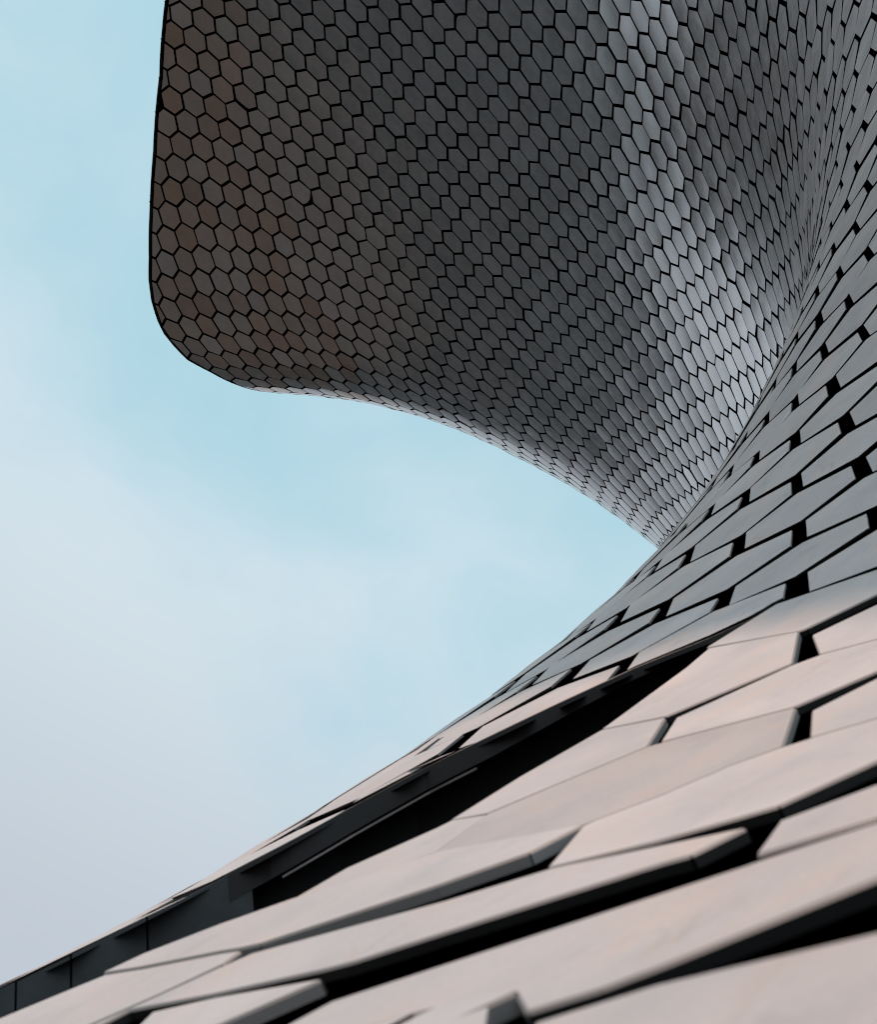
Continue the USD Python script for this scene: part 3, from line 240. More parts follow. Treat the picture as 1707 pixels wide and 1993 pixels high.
13 -3 -14.42,34.98,45.44 -13.82,34.49,45.32 -13.23,34.02,45.23 -12.63,33.57,45.16 -12.01,33.14,45.10 -11.38,32.74,45.06 -10.73,32.37,45.04 -10.07,32.03,45.01 -9.40,31.72,44.97 -8.74,31.43,44.92 -8.07,31.16,44.85 -7.40,30.91,44.77 -6.71,30.68,44.67 -6.02,30.45,44.54 -5.31,30.25,44.39 -4.60,30.05,44.21 -3.88,29.88,44.00 -3.16,29.72,43.77 -2.44,29.57,43.51 -1.73,29.43,43.23 -1.01,29.30,42.93 -0.31,29.18,42.60 0.40,29.06,42.26 1.09,28.95,41.90 1.78,28.84,41.52 2.45,28.74,41.12 3.12,28.65,40.70 3.76,28.55,40.26 4.40,28.47,39.80 5.02,28.39,39.31 5.62,28.31,38.81 6.22,28.26,38.28 6.80,28.21,37.72 7.38,28.19,37.14 7.94,28.18,36.54 8.49,28.19,35.93 9.03,28.21,35.29
14 -3 -14.26,35.84,45.52 -13.63,35.37,45.40 -13.01,34.91,45.30 -12.40,34.47,45.21 -11.78,34.05,45.14 -11.15,33.65,45.09 -10.51,33.28,45.05 -9.86,32.93,45.02 -9.21,32.61,44.98 -8.56,32.31,44.94 -7.92,32.02,44.88 -7.27,31.76,44.81 -6.61,31.51,44.73 -5.94,31.27,44.62 -5.27,31.05,44.49 -4.58,30.84,44.34 -3.88,30.65,44.16 -3.18,30.47,43.95 -2.47,30.31,43.72 -1.77,30.16,43.46 -1.06,30.02,43.18 -0.36,29.88,42.88 0.33,29.76,42.56 1.03,29.64,42.22 1.71,29.53,41.86 2.39,29.42,41.48 3.05,29.31,41.07 3.70,29.22,40.65 4.34,29.12,40.20 4.97,29.03,39.74 5.58,28.95,39.25 6.18,28.88,38.73 6.77,28.83,38.19 7.35,28.79,37.63 7.92,28.77,37.04 8.48,28.76,36.43 9.03,28.77,35.80
15 -3 -14.10,36.67,45.67 -13.45,36.20,45.55 -12.81,35.75,45.44 -12.17,35.32,45.34 -11.53,34.92,45.26 -10.89,34.53,45.19 -10.24,34.16,45.14 -9.60,33.80,45.09 -8.96,33.47,45.06 -8.33,33.16,45.01 -7.70,32.87,44.96 -7.08,32.60,44.90 -6.44,32.34,44.82 -5.80,32.09,44.72 -5.15,31.85,44.61 -4.49,31.63,44.48 -3.82,31.42,44.32 -3.14,31.23,44.14 -2.45,31.05,43.93 -1.76,30.89,43.70 -1.07,30.74,43.44 -0.38,30.59,43.16 0.30,30.46,42.86 0.99,30.33,42.54 1.67,30.21,42.19 2.35,30.10,41.83 3.01,29.99,41.44 3.66,29.88,41.04 4.30,29.78,40.61 4.93,29.68,40.16 5.54,29.59,39.68 6.15,29.51,39.18 6.75,29.45,38.66 7.33,29.40,38.11 7.91,29.37,37.53 8.48,29.35,36.93 9.03,29.34,36.31 9.58,29.35,35.67
16 -3 -13.94,37.46,45.89 -13.29,36.99,45.78 -12.64,36.55,45.67 -11.98,36.13,45.57 -11.31,35.73,45.47 -10.64,35.35,45.39 -9.98,34.98,45.32 -9.33,34.63,45.26 -8.69,34.30,45.21 -8.07,33.98,45.16 -7.45,33.69,45.11 -6.83,33.41,45.04 -6.22,33.14,44.96 -5.60,32.89,44.87 -4.98,32.65,44.76 -4.35,32.42,44.64 -3.70,32.20,44.50 -3.05,31.99,44.34 -2.39,31.79,44.15 -1.72,31.62,43.94 -1.04,31.45,43.71 -0.37,31.30,43.44 0.31,31.16,43.16 0.99,31.02,42.86 1.66,30.89,42.53 2.33,30.77,42.18 2.99,30.66,41.81 3.64,30.55,41.42 4.28,30.44,41.01 4.91,30.34,40.57 5.53,30.24,40.11 6.13,30.15,39.63 6.73,30.08,39.12 7.32,30.02,38.58 7.91,29.97,38.02 8.48,29.94,37.43 9.04,29.92,36.82 9.59,29.92,36.19
17 -2 -13.17,37.74,46.10 -12.50,37.29,45.99 -11.83,36.87,45.88 -11.14,36.48,45.78 -10.45,36.10,45.69 -9.76,35.75,45.60 -9.09,35.40,45.53 -8.44,35.07,45.47 -7.80,34.75,45.41 -7.18,34.46,45.35 -6.57,34.17,45.27 -5.96,33.91,45.19 -5.36,33.66,45.09 -4.76,33.42,44.98 -4.15,33.18,44.87 -3.53,32.95,44.73 -2.91,32.73,44.58 -2.28,32.53,44.41 -1.63,32.34,44.21 -0.98,32.16,43.99 -0.32,32.00,43.75 0.35,31.85,43.48 1.02,31.71,43.19 1.68,31.57,42.88 2.35,31.45,42.54 3.00,31.33,42.19 3.65,31.21,41.81 4.29,31.10,41.41 4.92,30.99,40.99 5.53,30.89,40.54 6.14,30.79,40.07 6.74,30.71,39.58 7.33,30.63,39.06 7.92,30.58,38.51 8.49,30.54,37.93 9.06,30.51,37.33 9.61,30.49,36.71
18 -1 -12.42,37.98,46.39 -11.74,37.56,46.28 -11.03,37.16,46.18 -10.32,36.79,46.08 -9.61,36.44,45.99 -8.91,36.10,45.91 -8.24,35.78,45.83 -7.59,35.46,45.76 -6.96,35.16,45.69 -6.33,34.88,45.61 -5.72,34.62,45.51 -5.11,34.37,45.41 -4.52,34.13,45.29 -3.92,33.90,45.17 -3.33,33.68,45.03 -2.74,33.45,44.88 -2.13,33.24,44.72 -1.51,33.04,44.53 -0.88,32.86,44.32 -0.23,32.69,44.08 0.42,32.53,43.83 1.07,32.38,43.55 1.73,32.24,43.25 2.38,32.11,42.92 3.04,31.99,42.58 3.68,31.87,42.21 4.32,31.75,41.82 4.95,31.64,41.41 5.56,31.53,40.98 6.16,31.43,40.52 6.76,31.34,40.04 7.35,31.26,39.53 7.94,31.19,38.99 8.52,31.14,38.43 9.09,31.10,37.84 9.65,31.07,37.23 10.19,31.06,36.59
19 -1 -12.40,38.61,46.89 -11.71,38.18,46.78 -11.00,37.78,46.67 -10.28,37.41,46.57 -9.56,37.06,46.47 -8.84,36.72,46.38 -8.14,36.40,46.29 -7.46,36.09,46.21 -6.81,35.80,46.13 -6.17,35.52,46.04 -5.53,35.26,45.94 -4.91,35.01,45.83 -4.31,34.78,45.70 -3.71,34.56,45.57 -3.13,34.34,45.42 -2.55,34.13,45.26 -1.96,33.92,45.09 -1.36,33.72,44.90 -0.75,33.53,44.69 -0.13,33.36,44.46 0.51,33.19,44.21 1.15,33.04,43.94 1.80,32.90,43.65 2.44,32.76,43.33 3.09,32.63,42.99 3.74,32.51,42.63 4.37,32.39,42.25 5.00,32.28,41.85 5.61,32.17,41.42 6.21,32.07,40.97 6.81,31.97,40.50 7.40,31.88,40.00 7.98,31.80,39.48 8.56,31.74,38.93 9.13,31.69,38.35 9.69,31.65,37.75 10.24,31.63,37.12
20 0 -11.76,38.74,47.36 -11.05,38.33,47.25 -10.32,37.96,47.14 -9.59,37.60,47.03 -8.85,37.27,46.94 -8.13,36.95,46.85 -7.43,36.65,46.76 -6.75,36.36,46.66 -6.09,36.09,46.57 -5.44,35.83,46.46 -4.80,35.59,46.34 -4.17,35.36,46.21 -3.56,35.15,46.06 -2.97,34.94,45.90 -2.38,34.74,45.73 -1.81,34.54,45.55 -1.22,34.35,45.35 -0.62,34.16,45.13 -0.01,33.99,44.90 0.61,33.83,44.65 1.24,33.68,44.38 1.88,33.53,44.08 2.52,33.39,43.77 3.16,33.26,43.44 3.80,33.14,43.09 4.44,33.02,42.71 5.07,32.90,42.31 5.68,32.80,41.89 6.28,32.69,41.44 6.88,32.59,40.98 7.47,32.49,40.49 8.05,32.41,39.97 8.63,32.34,39.43 9.20,32.28,38.87 9.76,32.23,38.28 10.31,32.20,37.66
21 1 -11.17,38.82,47.90 -10.44,38.43,47.78 -9.70,38.08,47.68 -8.96,37.74,47.57 -8.22,37.43,47.48 -7.50,37.13,47.38 -6.80,36.85,47.28 -6.11,36.57,47.18 -5.43,36.32,47.07 -4.77,36.08,46.94 -4.12,35.87,46.80 -3.48,35.66,46.65 -2.87,35.47,46.47 -2.27,35.28,46.29 -1.68,35.10,46.09 -1.09,34.92,45.87 -0.50,34.75,45.65 0.10,34.58,45.40 0.71,34.43,45.14 1.33,34.28,44.86 1.97,34.13,44.57 2.60,34.00,44.26 3.24,33.86,43.93 3.88,33.74,43.57 4.52,33.62,43.20 5.14,33.50,42.80 5.76,33.39,42.38 6.37,33.29,41.94 6.96,33.19,41.48 7.55,33.09,40.99 8.13,33.01,40.48 8.71,32.93,39.95 9.28,32.86,39.40 9.84,32.81,38.82 10.39,32.76,38.21 10.93,32.73,37.58
22 3 -9.89,38.48,48.39 -9.14,38.14,48.28 -8.40,37.83,48.17 -7.66,37.53,48.07 -6.94,37.25,47.97 -6.22,36.99,47.86 -5.52,36.74,47.75 -4.83,36.51,47.62 -4.16,36.30,47.47 -3.49,36.10,47.31 -2.85,35.92,47.12 -2.22,35.75,46.92 -1.61,35.59,46.71 -1.01,35.43,46.48 -0.41,35.27,46.23 0.20,35.12,45.97 0.81,34.98,45.70 1.43,34.84,45.41 2.05,34.70,45.11 2.68,34.57,44.79 3.32,34.44,44.46 3.96,34.31,44.10 4.60,34.19,43.73 5.23,34.07,43.33 5.85,33.97,42.91 6.46,33.86,42.47 7.06,33.77,42.01 7.65,33.67,41.52 8.23,33.59,41.02 8.81,33.51,40.49 9.38,33.44,39.94 9.94,33.37,39.36 10.49,33.32,38.77
23 4 -9.40,38.46,49.05 -8.65,38.15,48.94 -7.91,37.85,48.83 -7.17,37.57,48.72 -6.44,37.31,48.61 -5.71,37.07,48.49 -4.99,36.85,48.36 -4.28,36.65,48.20 -3.59,36.47,48.03 -2.91,36.30,47.84 -2.25,36.15,47.63 -1.60,36.00,47.40 -0.97,35.86,47.16 -0.35,35.73,46.89 0.26,35.60,46.62 0.88,35.47,46.32 1.50,35.34,46.02 2.13,35.22,45.70 2.76,35.09,45.38 3.40,34.97,45.03 4.04,34.85,44.68 4.68,34.73,44.30 5.31,34.61,43.90 5.94,34.51,43.48 6.56,34.41,43.04 7.16,34.31,42.57 7.76,34.23,42.09 8.34,34.14,41.58 8.92,34.06,41.05 9.49,33.99,40.50 10.05,33.93,39.93 10.61,33.88,39.34
24 7 -7.49,37.81,49.54 -6.74,37.56,49.42
24 10 -5.25,37.12,49.16 -4.50,36.92,49.00 -3.76,36.75,48.82 -3.05,36.60,48.61 -2.35,36.46,48.40 -1.67,36.34,48.16 -1.00,36.22,47.90 -0.35,36.11,47.62 0.29,36.00,47.33 0.92,35.90,47.02 1.56,35.79,46.69 2.19,35.68,46.36 2.82,35.57,46.02 3.46,35.46,45.66 4.10,35.34,45.30 4.75,35.23,44.92 5.39,35.12,44.52 6.02,35.01,44.10 6.65,34.92,43.65 7.26,34.83,43.18 7.87,34.75,42.69 8.46,34.67,42.17 9.04,34.60,41.64 9.61,34.53,41.09
25 13 -3.26,36.82,49.44 -2.52,36.69,49.21 -1.80,36.59,48.97 -1.09,36.49,48.70 -0.41,36.41,48.41 0.27,36.32,48.10 0.93,36.25,47.77 1.58,36.17,47.43 2.23,36.09,47.07 2.87,36.00,46.71 3.51,35.90,46.35 4.16,35.80,45.97 4.81,35.69,45.58 5.46,35.58,45.17 6.10,35.48,44.75 6.74,35.39,44.30 7.36,35.31,43.82 7.98,35.23,43.33 8.58,35.16,42.81 9.17,35.10,42.27 9.75,35.04,41.70
26 14 -2.77,36.84,50.08 -2.01,36.75,49.83 -1.26,36.68,49.55 -0.52,36.62,49.25 0.19,36.57,48.93 0.89,36.52,48.59 1.57,36.47,48.22 2.24,36.43,47.85
26 23 3.54,36.30,47.08 4.20,36.20,46.69 4.86,36.11,46.29 5.52,36.01,45.87 6.17,35.92,45.44 6.82,35.83,44.99 7.46,35.75,44.51 8.08,35.68,44.01 8.70,35.61,43.48
"""
PITCH = 0.82                       # from one tile's centre to the next, metres
H = math.sqrt(3) / 2
node = {}
for line in NET.strip().splitlines():
    p = line.split()
    for k, q in enumerate(p[2:]):
        node[(int(p[1]) + k, int(p[0]))] = np.array([float(c) for c in q.split(",")])
KEYS = np.array(sorted(node))
PTS = np.array([node[tuple(k)] for k in KEYS])


def flat(q):                        # (column, row) -> the plane of the unrolled net, one unit = one pitch
    q = np.atleast_2d(np.asarray(q, float))
    return np.c_[q[:, 0] - 0.5 * q[:, 1], H * q[:, 1]]


SKIN = CloughTocher2DInterpolator(flat(KEYS), PTS)
TREE = cKDTree(flat(KEYS))


def skin(f):
    f = np.atleast_2d(f)
    r = SKIN(f)
    bad = np.isnan(r[:, 0])
    if bad.any():
        r[bad] = PTS[TREE.query(f[bad])[1]]
    return r


def skin_normal(f, e=0.25):
    f = np.atleast_2d(f)
    n = np.cross(skin(f + [e, 0]) - skin(f - [e, 0]), skin(f + [0, e]) - skin(f - [0, e]))
    return -n / np.maximum(np.linalg.norm(n, axis=1, keepdims=True), 1e-9)


# the roof edge and the long window slot, as lines on the net (column, row)
RIM = [(-2.9, -6.5), (-2.45, -3.2), (-1.914, -0.598), (-0.889, 2.958), (-0.306, 6.301), (-0.08, 8.6), (0.0, 10.629), (-0.064, 11.499), (-0.017, 12.433), (0.185, 13.413), (0.407, 14.106), (0.776, 14.787), (1.334, 15.753), (2.425, 16.825), (3.423, 18.073), (4.6, 19.6), (6.2, 21.6), (8.5, 24.5), (12, 29)]
SLOT_UP = [(36.829, -31.599), (37.002, -31.421), (37.169, -31.259), (37.512, -30.758), (37.938, -30.378), (38.404, -30.035), (38.84, -29.72), (39.373, -29.5), (39.901, -29.42), (40.3, -29.25), (41.0, -29.0), (42.0, -28.6), (43.6, -28.2)]
SLOT_LO = [(37.297, -31.47), (37.629, -31.498), (38.458, -31.839), (39.014, -31.917), (39.521, -32.06), (39.93, -31.977), (40.195, -31.98), (40.407, -31.898), (40.476, -31.83), (40.789, -31.58), (41.099, -31.464), (41.385, -31.245), (42.2, -30.95), (43.6, -30.6)]
# The tiles nearest to the ground were cut to fit round the slot: outlines on the net.
NEAR = """
37 -32 37.335,-31.443 36.765,-31.566 36.450,-32.236 36.301,-32.472 36.632,-32.678 36.842,-32.512 37.229,-32.271 37.261,-32.227
38 -32 37.363,-31.492 37.276,-32.236 37.739,-32.627 38.320,-32.270 38.444,-31.816
37 -33 37.354,-32.433 37.011,-32.633 36.764,-32.797 37.397,-33.234 37.520,-33.031 37.642,-32.751
38 -33 38.355,-32.423 37.776,-32.665 37.665,-32.772 37.542,-33.049 37.449,-33.273 37.752,-33.510 37.956,-33.408 38.295,-33.238 38.626,-32.677
39 -32 38.352,-32.297 38.679,-32.619 38.991,-32.475 39.371,-32.321 39.454,-32.099 39.008,-31.911 38.464,-31.832
39 -33 38.318,-33.261 38.688,-33.657 38.846,-33.537 39.085,-33.446 39.304,-33.309 39.348,-33.279 39.691,-32.575 39.382,-32.361 39.006,-32.502 38.685,-32.646 38.643,-32.706
38 -34 38.358,-33.428 38.050,-33.495 37.819,-33.563 38.361,-34.089 38.468,-33.952 38.609,-33.743
39 -34 39.351,-33.315 39.310,-33.322 39.092,-33.460 38.854,-33.551 38.701,-33.677 38.623,-33.762 38.483,-33.971 38.394,-34.126 38.789,-34.529 38.918,-34.452 39.219,-34.320 39.265,-34.227 39.417,-33.951 39.623,-33.573
40 -33 39.356,-33.307 39.566,-33.292 39.855,-33.068 40.424,-32.543 40.489,-32.446 40.551,-32.328 40.819,-31.868 40.953,-31.567 40.792,-31.618 40.480,-31.853 40.410,-31.920 40.209,-32.094 39.913,-32.402 39.700,-32.592
40 -32 39.387,-32.361 39.690,-32.557 39.906,-32.375 40.197,-32.090 39.938,-32.012 39.539,-32.121 39.462,-32.121
41 -32 40.501,-32.467 40.581,-32.505 40.817,-32.416 41.052,-32.297 41.377,-32.139 41.536,-31.950 41.569,-31.204 41.383,-31.314 41.100,-31.514 40.956,-31.615 40.822,-31.907 40.556,-32.359
40 -34 39.393,-34.339 39.563,-34.278 39.600,-34.191 40.087,-33.572 40.303,-33.334 40.377,-33.229 40.662,-32.799 40.923,-32.394 41.031,-32.373 41.186,-32.331 41.218,-32.257 41.036,-32.335 40.821,-32.442 40.588,-32.545 40.473,-32.598 39.907,-33.299 39.639,-33.600 39.474,-34.023
39 -35 39.378,-34.477 39.199,-34.679 39.112,-34.776 39.459,-34.974 39.527,-34.882 39.643,-34.598
40 -35 39.535,-35.011 39.583,-34.912 39.707,-34.663 39.879,-34.430 40.279,-33.875 40.502,-33.578 40.628,-33.544 40.754,-33.526 40.696,-33.776 40.609,-33.934 40.481,-34.143 40.408,-34.397 40.501,-34.533 40.407,-34.681 40.305,-34.794 39.982,-35.112 39.912,-35.182
41 -35 40.421,-34.403 40.563,-34.310 40.671,-34.252 40.698,-34.072 40.496,-34.163
40 -36 40.556,-34.619 40.411,-34.847 40.273,-35.252 40.252,-35.319 40.644,-35.487 40.706,-35.297 40.709,-34.705
41 -33 40.431,-33.334 40.727,-33.164 40.887,-33.080 41.018,-32.763 40.863,-32.622 40.680,-32.874
"""
CUT = {}
for line in NEAR.strip().splitlines():
    p = line.split()
    CUT[(int(p[0]), int(p[1]))] = [tuple(float(c) for c in q.split(",")) for q in p[2:]]
RIM_F, UP_F, LO_F = flat(RIM), flat(SLOT_UP), flat(SLOT_LO)
SLOT = Polygon(np.r_[UP_F, LO_F[::-1]]).buffer(0)
ROOFSIDE = Polygon(np.r_[RIM_F, flat([(-30, 30), (-40, -30)])]).buffer(0)
CUT_POLY = {k: Polygon(flat(v)).buffer(0) for k, v in CUT.items()}
TILES_OFF = ROOFSIDE.buffer(0.10).union(SLOT)
for q in CUT_POLY.values():
    TILES_OFF = TILES_OFF.union(q.buffer(0.015))
SKIN_OFF = SLOT

CUT_TONE = {(39, -33): 0.80, (40, -33): 0.98, (39, -34): 1.04, (38, -33): 1.03, (37, -32): 1.05, (39, -32): 0.95, (40, -34): 0.95, (40, -35): 0.93, (40, -36): 0.88, (40, -32): 0.93, (41, -33): 1.0, (41, -35): 0.97, (39, -35): 0.96}
CUT_LIFT = {(40, -33): 0.004, (41, -35): 0.004, (41, -33): 0.004}     # the ones that stand proud, metres


def along(f, step=0.25):
    out = [f[0]]
    for a, b in zip(f[:-1], f[1:]):
        k = max(1, int(np.linalg.norm(b - a) / step))
        out += [a + (b - a) * (t + 1) / k for t in range(k)]
    return np.array(out)


NB = [(1, 0), (1, 1), (0, 1), (-1, 0), (-1, -1), (0, -1)]
GAP = {0: 0.043, 1: 0.046, 2: 0.042}          # half joint widths towards the three kinds of neighbour, in pitches
BASE = "/World/museum"
museum = UsdGeom.Xform.Define(stage, BASE)
say(museum.GetPrim(), label="hourglass-shaped museum clad in grey hexagonal metal tiles above a dark slot", category="building")


def tile_ring(i, j):
    """The tile's outline on the net: the hexagon between its neighbours, drawn in by the joints."""
    c = flat([(i, j)])[0]
    lines = []
    for k, (a, b) in enumerate(NB):
        d = flat([(a, b)])[0]
        lines.append((d, 0.5 - GAP[k % 3] * (1.3 if i - j > 50 else 1.08) * RNG.uniform(0.75, 1.25)))
    ring = []
    for k in range(6):
        (n1, o1), (n2, o2) = lines[k], lines[(k + 1) % 6]
        ring.append(c + np.linalg.solve(np.array([n1, n2]), [o1, o2]))
    return c, np.array(ring)


def build_tile(ring2d, i, j, near):
    """Top with a slight pillow, a small bevel and the folded edge. Returns verts, normals, tris."""
    ring2d = ring2d[::-1]          # counter-clockwise seen from outside
    hexa = flat([(i + a / 2, j + b / 2) for a, b in NB])
    P = skin(np.vstack([hexa, flat([(i, j)])]))
    ctr = P.mean(0)
    n = skin_normal(flat([(i, j)]))[0]
    _, _, vt = np.linalg.svd(P - ctr)
    pn = vt[2] * (1 if vt[2] @ n > 0 else -1)
    if pn @ n < 0.8:
        pn = n
    t1 = np.cross(pn, [0.3, 0.5, 0.81]); t1 /= np.linalg.norm(t1); t2 = np.cross(pn, t1)
    s = 0.007 if near else 0.012
    s *= 1.5 if not near and RNG.random() < 0.05 else 1.0
    pn = pn + t1 * RNG.normal(0, s) + t2 * RNG.normal(0, s)
    pn /= np.linalg.norm(pn)
    lift = RNG.normal(0, 0.005) * PITCH
    q = skin(ring2d)
    q = q - ((q - ctr) @ pn)[:, None] * pn + pn * lift
    m = len(q)
    c = q.mean(0)
    size = np.linalg.norm(q - c, axis=1).mean()
    bev = min(0.002, 0.2 * size)
    inner = c + (q - c) * (1 - bev / size)
    dome = 0.035 * (inner - c) / size
    nin = pn + dome; nin /= np.linalg.norm(nin, axis=1, keepdims=True)
    rad = (q - c) / np.linalg.norm(q - c, axis=1, keepdims=True)
    nout = pn + 0.04 * rad; nout /= np.linalg.norm(nout, axis=1, keepdims=True)
    along_c = P[1] - P[4]; along_c /= np.linalg.norm(along_c)
    low = q - pn * 0.0006
    deep = q - pn * (0.012 if near else 0.005)
    V, N, T = [c + pn * 0.010, *inner, *low], [pn, *nin, *nout], []
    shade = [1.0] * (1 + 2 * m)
    for k in range(m):
        a, b = k, (k + 1) % m
        T.append((0, 1 + a, 1 + b))
        T += [(1 + a, 1 + m + a, 1 + m + b), (1 + a, 1 + m + b, 1 + b)]
        e = q[b] - q[a]
        f = np.cross(e, pn); f /= max(np.linalg.norm(f), 1e-9)
        o = len(V)
        V += [low[a], low[b], deep[b], deep[a]]
        N += [f] * 4
        shade += [0.32 if abs(f @ along_c) > 0.75 else 0.05] * 4      # joint shade put into the edge tint, lighter on the ends
        T += [(o, o + 3, o + 2), (o, o + 2, o + 1)]
    return np.array(V), np.array(N), np.array(T), c, pn, np.array(shade)[:, None]


RAISED = {(40, -33), (41, -35), (41, -33)}


def build_cut_tile(outline, key):
    """A near tile that follows the curve of the skin: rings from its edge to its middle, a soft lip and the folded edge."""
    f = [outline[0]]
    for a, b in zip(outline, np.roll(outline, -1, axis=0)):
        k = max(1, int(np.linalg.norm(b - a) / 0.3)) if np.linalg.norm(b - a) > 0.75 else 1
        f += [a + (b - a) * (s + 1) / k for s in range(k)]
    f = np.array(f[:-1])
    a, b = f, np.roll(f, -1, axis=0)
    if (a[:, 0] * b[:, 1] - b[:, 0] * a[:, 1]).sum() > 0:
        f = f[::-1]                # counter-clockwise seen from outside
    m = len(f)
    c2 = np.array(Polygon(f).representative_point().coords[0])
    lift = CUT_LIFT.get(key, 0.0)
    tri = mapbox_earcut.triangulate_float64(f, np.array([m], np.uint32)).reshape(-1, 3).astype(int)
    a, b, c = f[tri[:, 0]], f[tri[:, 1]], f[tri[:, 2]]
    d = (b - a)[:, 0] * (c - a)[:, 1] - (b - a)[:, 1] * (c - a)[:, 0]
    tri[d > 0] = tri[d > 0][:, ::-1]
    n0 = skin_normal(c2[None])[0]
    p, n = skin(f), skin_normal(f)
    top = (p + n * lift, n, tri)
    V, N, shade, T = [], [], [], []
    p, n = skin(f), skin_normal(f)
    hi, lo = p + n * lift, p + n * (lift - (0.030 if key in RAISED else 0.026))
    axis = skin(c2[None] + flat([(.2, .2)]))[0] - skin(c2[None] - flat([(.2, .2)]))[0]
    axis /= np.linalg.norm(axis)
    for k in range(m):
        q = (k + 1) % m
        w = np.cross(hi[q] - hi[k], n[k]); w /= max(np.linalg.norm(w), 1e-9)
        # the rounded fold, darkened to draw the seam, then the flat of the edge
        o = len(V)
        V += [hi[k], hi[q], hi[q] + (w - n[q]) * 0.0055, hi[k] + (w - n[k]) * 0.0055]
        b = (w * 0.3 + n[k]) / np.linalg.norm(w * 0.3 + n[k])
        N += [b] * 4
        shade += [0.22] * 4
        T += [(o, o + 3, o + 2), (o, o + 2, o + 1)]
        o = len(V)
        V += [hi[k] + (w - n[k]) * 0.0055, hi[q] + (w - n[q]) * 0.0055, lo[q] + w * 0.0055, lo[k] + w * 0.0055]
        N += [w] * 4
        shade += [0.36 if key in RAISED else 0.24 if abs(w @ axis) > 0.8 else 0.012] * 4  # shade between the tiles put into the tint, darkest on the long edges
        T += [(o, o + 3, o + 2), (o, o + 2, o + 1)]
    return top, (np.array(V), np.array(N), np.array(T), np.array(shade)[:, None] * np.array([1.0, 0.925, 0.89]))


def seen(p):
    d = p - EYE
    zc = -(d @ BACK)
    return np.c_[(d @ RIGHT) / zc, (d @ UPV) / zc] * FOCAL / WIDE, zc


tiles = []
for (i, j) in map(tuple, KEYS):
    if (i, j) in CUT or not all((i + a, j + b) in node for a, b in NB):
        continue
    c2, ring = tile_ring(i, j)
    poly = Polygon(ring)
    if poly.intersects(TILES_OFF):
        poly = poly.difference(TILES_OFF.buffer(0.02))
        if poly.is_empty:
            continue
        if isinstance(poly, MultiPolygon):
            poly = max(poly.geoms, key=lambda g_: g_.area)
        poly = poly.simplify(0.01)
        if poly.area < 0.04 or poly.geom_type != "Polygon":
            continue
        ring = np.array(poly.exterior.coords)[:-1]
        a, b = ring, np.roll(ring, -1, axis=0)
        if (a[:, 0] * b[:, 1] - b[:, 0] * a[:, 1]).sum() < 0:
            ring = ring[::-1]
    near = np.linalg.norm(node[(i, j)] - EYE) < 22
    V, N, T, c, pn, edge_tone = build_tile(ring, i, j, near)
    if V[:, 2].min() < 0.05:
        continue
    uv, zc = seen(V)
    a = uv[1:1 + len(ring)]
    b = np.roll(a, -1, axis=0)
    area = abs((a[:, 0] * b[:, 1] - b[:, 0] * a[:, 1]).sum()) / 2
    inside = (np.abs(uv[:, 0]) < 0.52).any() and (np.abs(uv[:, 1]) < 0.60).any() and zc.min() > 0.2
    facing = pn @ (EYE - c) > 0
    # the metal's tint: batches differ a little, and most by the roof edge are browner
    brown = i <= 1.6 + 0.6 * j and i < 15 and RNG.random() < 0.80
    tone = RNG.normal(1.0, 0.03 if near else 0.05)
    tint = np.array((0.735, 0.70, 0.685))
    if brown:
        tint = tint + (np.array((0.70, 0.56, 0.49)) - tint) * RNG.uniform(0.2, 1.25)
    tint = tint * tone * RNG.normal(1, 0.006, 3)
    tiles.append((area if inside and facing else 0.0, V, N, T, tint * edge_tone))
for key, outline in CUT.items():
    (V, N, T), (V2, N2, T2, C2) = build_cut_tile(flat(outline), key)
    path = name(BASE, "hexagonal_tile")
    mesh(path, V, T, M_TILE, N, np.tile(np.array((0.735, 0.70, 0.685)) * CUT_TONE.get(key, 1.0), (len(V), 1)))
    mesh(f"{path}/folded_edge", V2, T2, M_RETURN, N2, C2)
tiles.sort(key=lambda t: -t[0])
for area, V, N, T, tint in tiles[:300 - len(CUT)]:
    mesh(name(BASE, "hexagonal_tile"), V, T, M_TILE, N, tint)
vs, ns, ts, cs, o = [], [], [], [], 0
for area, V, N, T, tint in tiles[300 - len(CUT):]:
    vs.append(V); ns.append(N); ts.append(T + o); cs.append(tint); o += len(V)
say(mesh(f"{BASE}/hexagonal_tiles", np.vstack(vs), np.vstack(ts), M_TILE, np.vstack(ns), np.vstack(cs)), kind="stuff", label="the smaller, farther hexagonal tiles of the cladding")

# ------------------------------------------------------------------ the black skin behind the joints
SUB = 4
import shapely
CUT_ALL = shapely.union_all(list(CUT_POLY.values()))
cells, vid, vf = [], {}, []


def vertex(a, b):
    if (a, b) not in vid:
        vid[(a, b)] = len(vf)
        vf.append((a / SUB, b / SUB))
    return vid[(a, b)]


for (i, j) in map(tuple, KEYS):
    for tri in (((0, 0), (1, 0), (1, 1)), ((0, 0), (1, 1), (0, 1))):
        if all((i + a, j + b) in node for a, b in tri):
            for a in range(SUB):
                for b in range(SUB):
                    lower = ((a, b), (a + 1, b), (a + 1, b + 1))
                    upper = ((a, b), (a + 1, b + 1), (a, b + 1))
                    for t in (lower, upper):
                        ca, cb = sum(p[0] for p in t) / 3 / SUB, sum(p[1] for p in t) / 3 / SUB
                        if (ca > cb) == (tri[1] == (1, 0)):
                            cells.append([vertex(i * SUB + p[0], j * SUB + p[1]) for p in t])
vf = flat(vf)
cells = np.array(cells)
mid = vf[cells].mean(1)
off = shapely.contains_xy(SLOT.buffer(-0.05), mid) | shapely.contains_xy(ROOFSIDE.buffer(0.02), mid)
cells = cells[~off]
used, inv = np.unique(cells, return_inverse=True)
bf = vf[used]
bp, bn = skin(bf), skin_normal(bf)
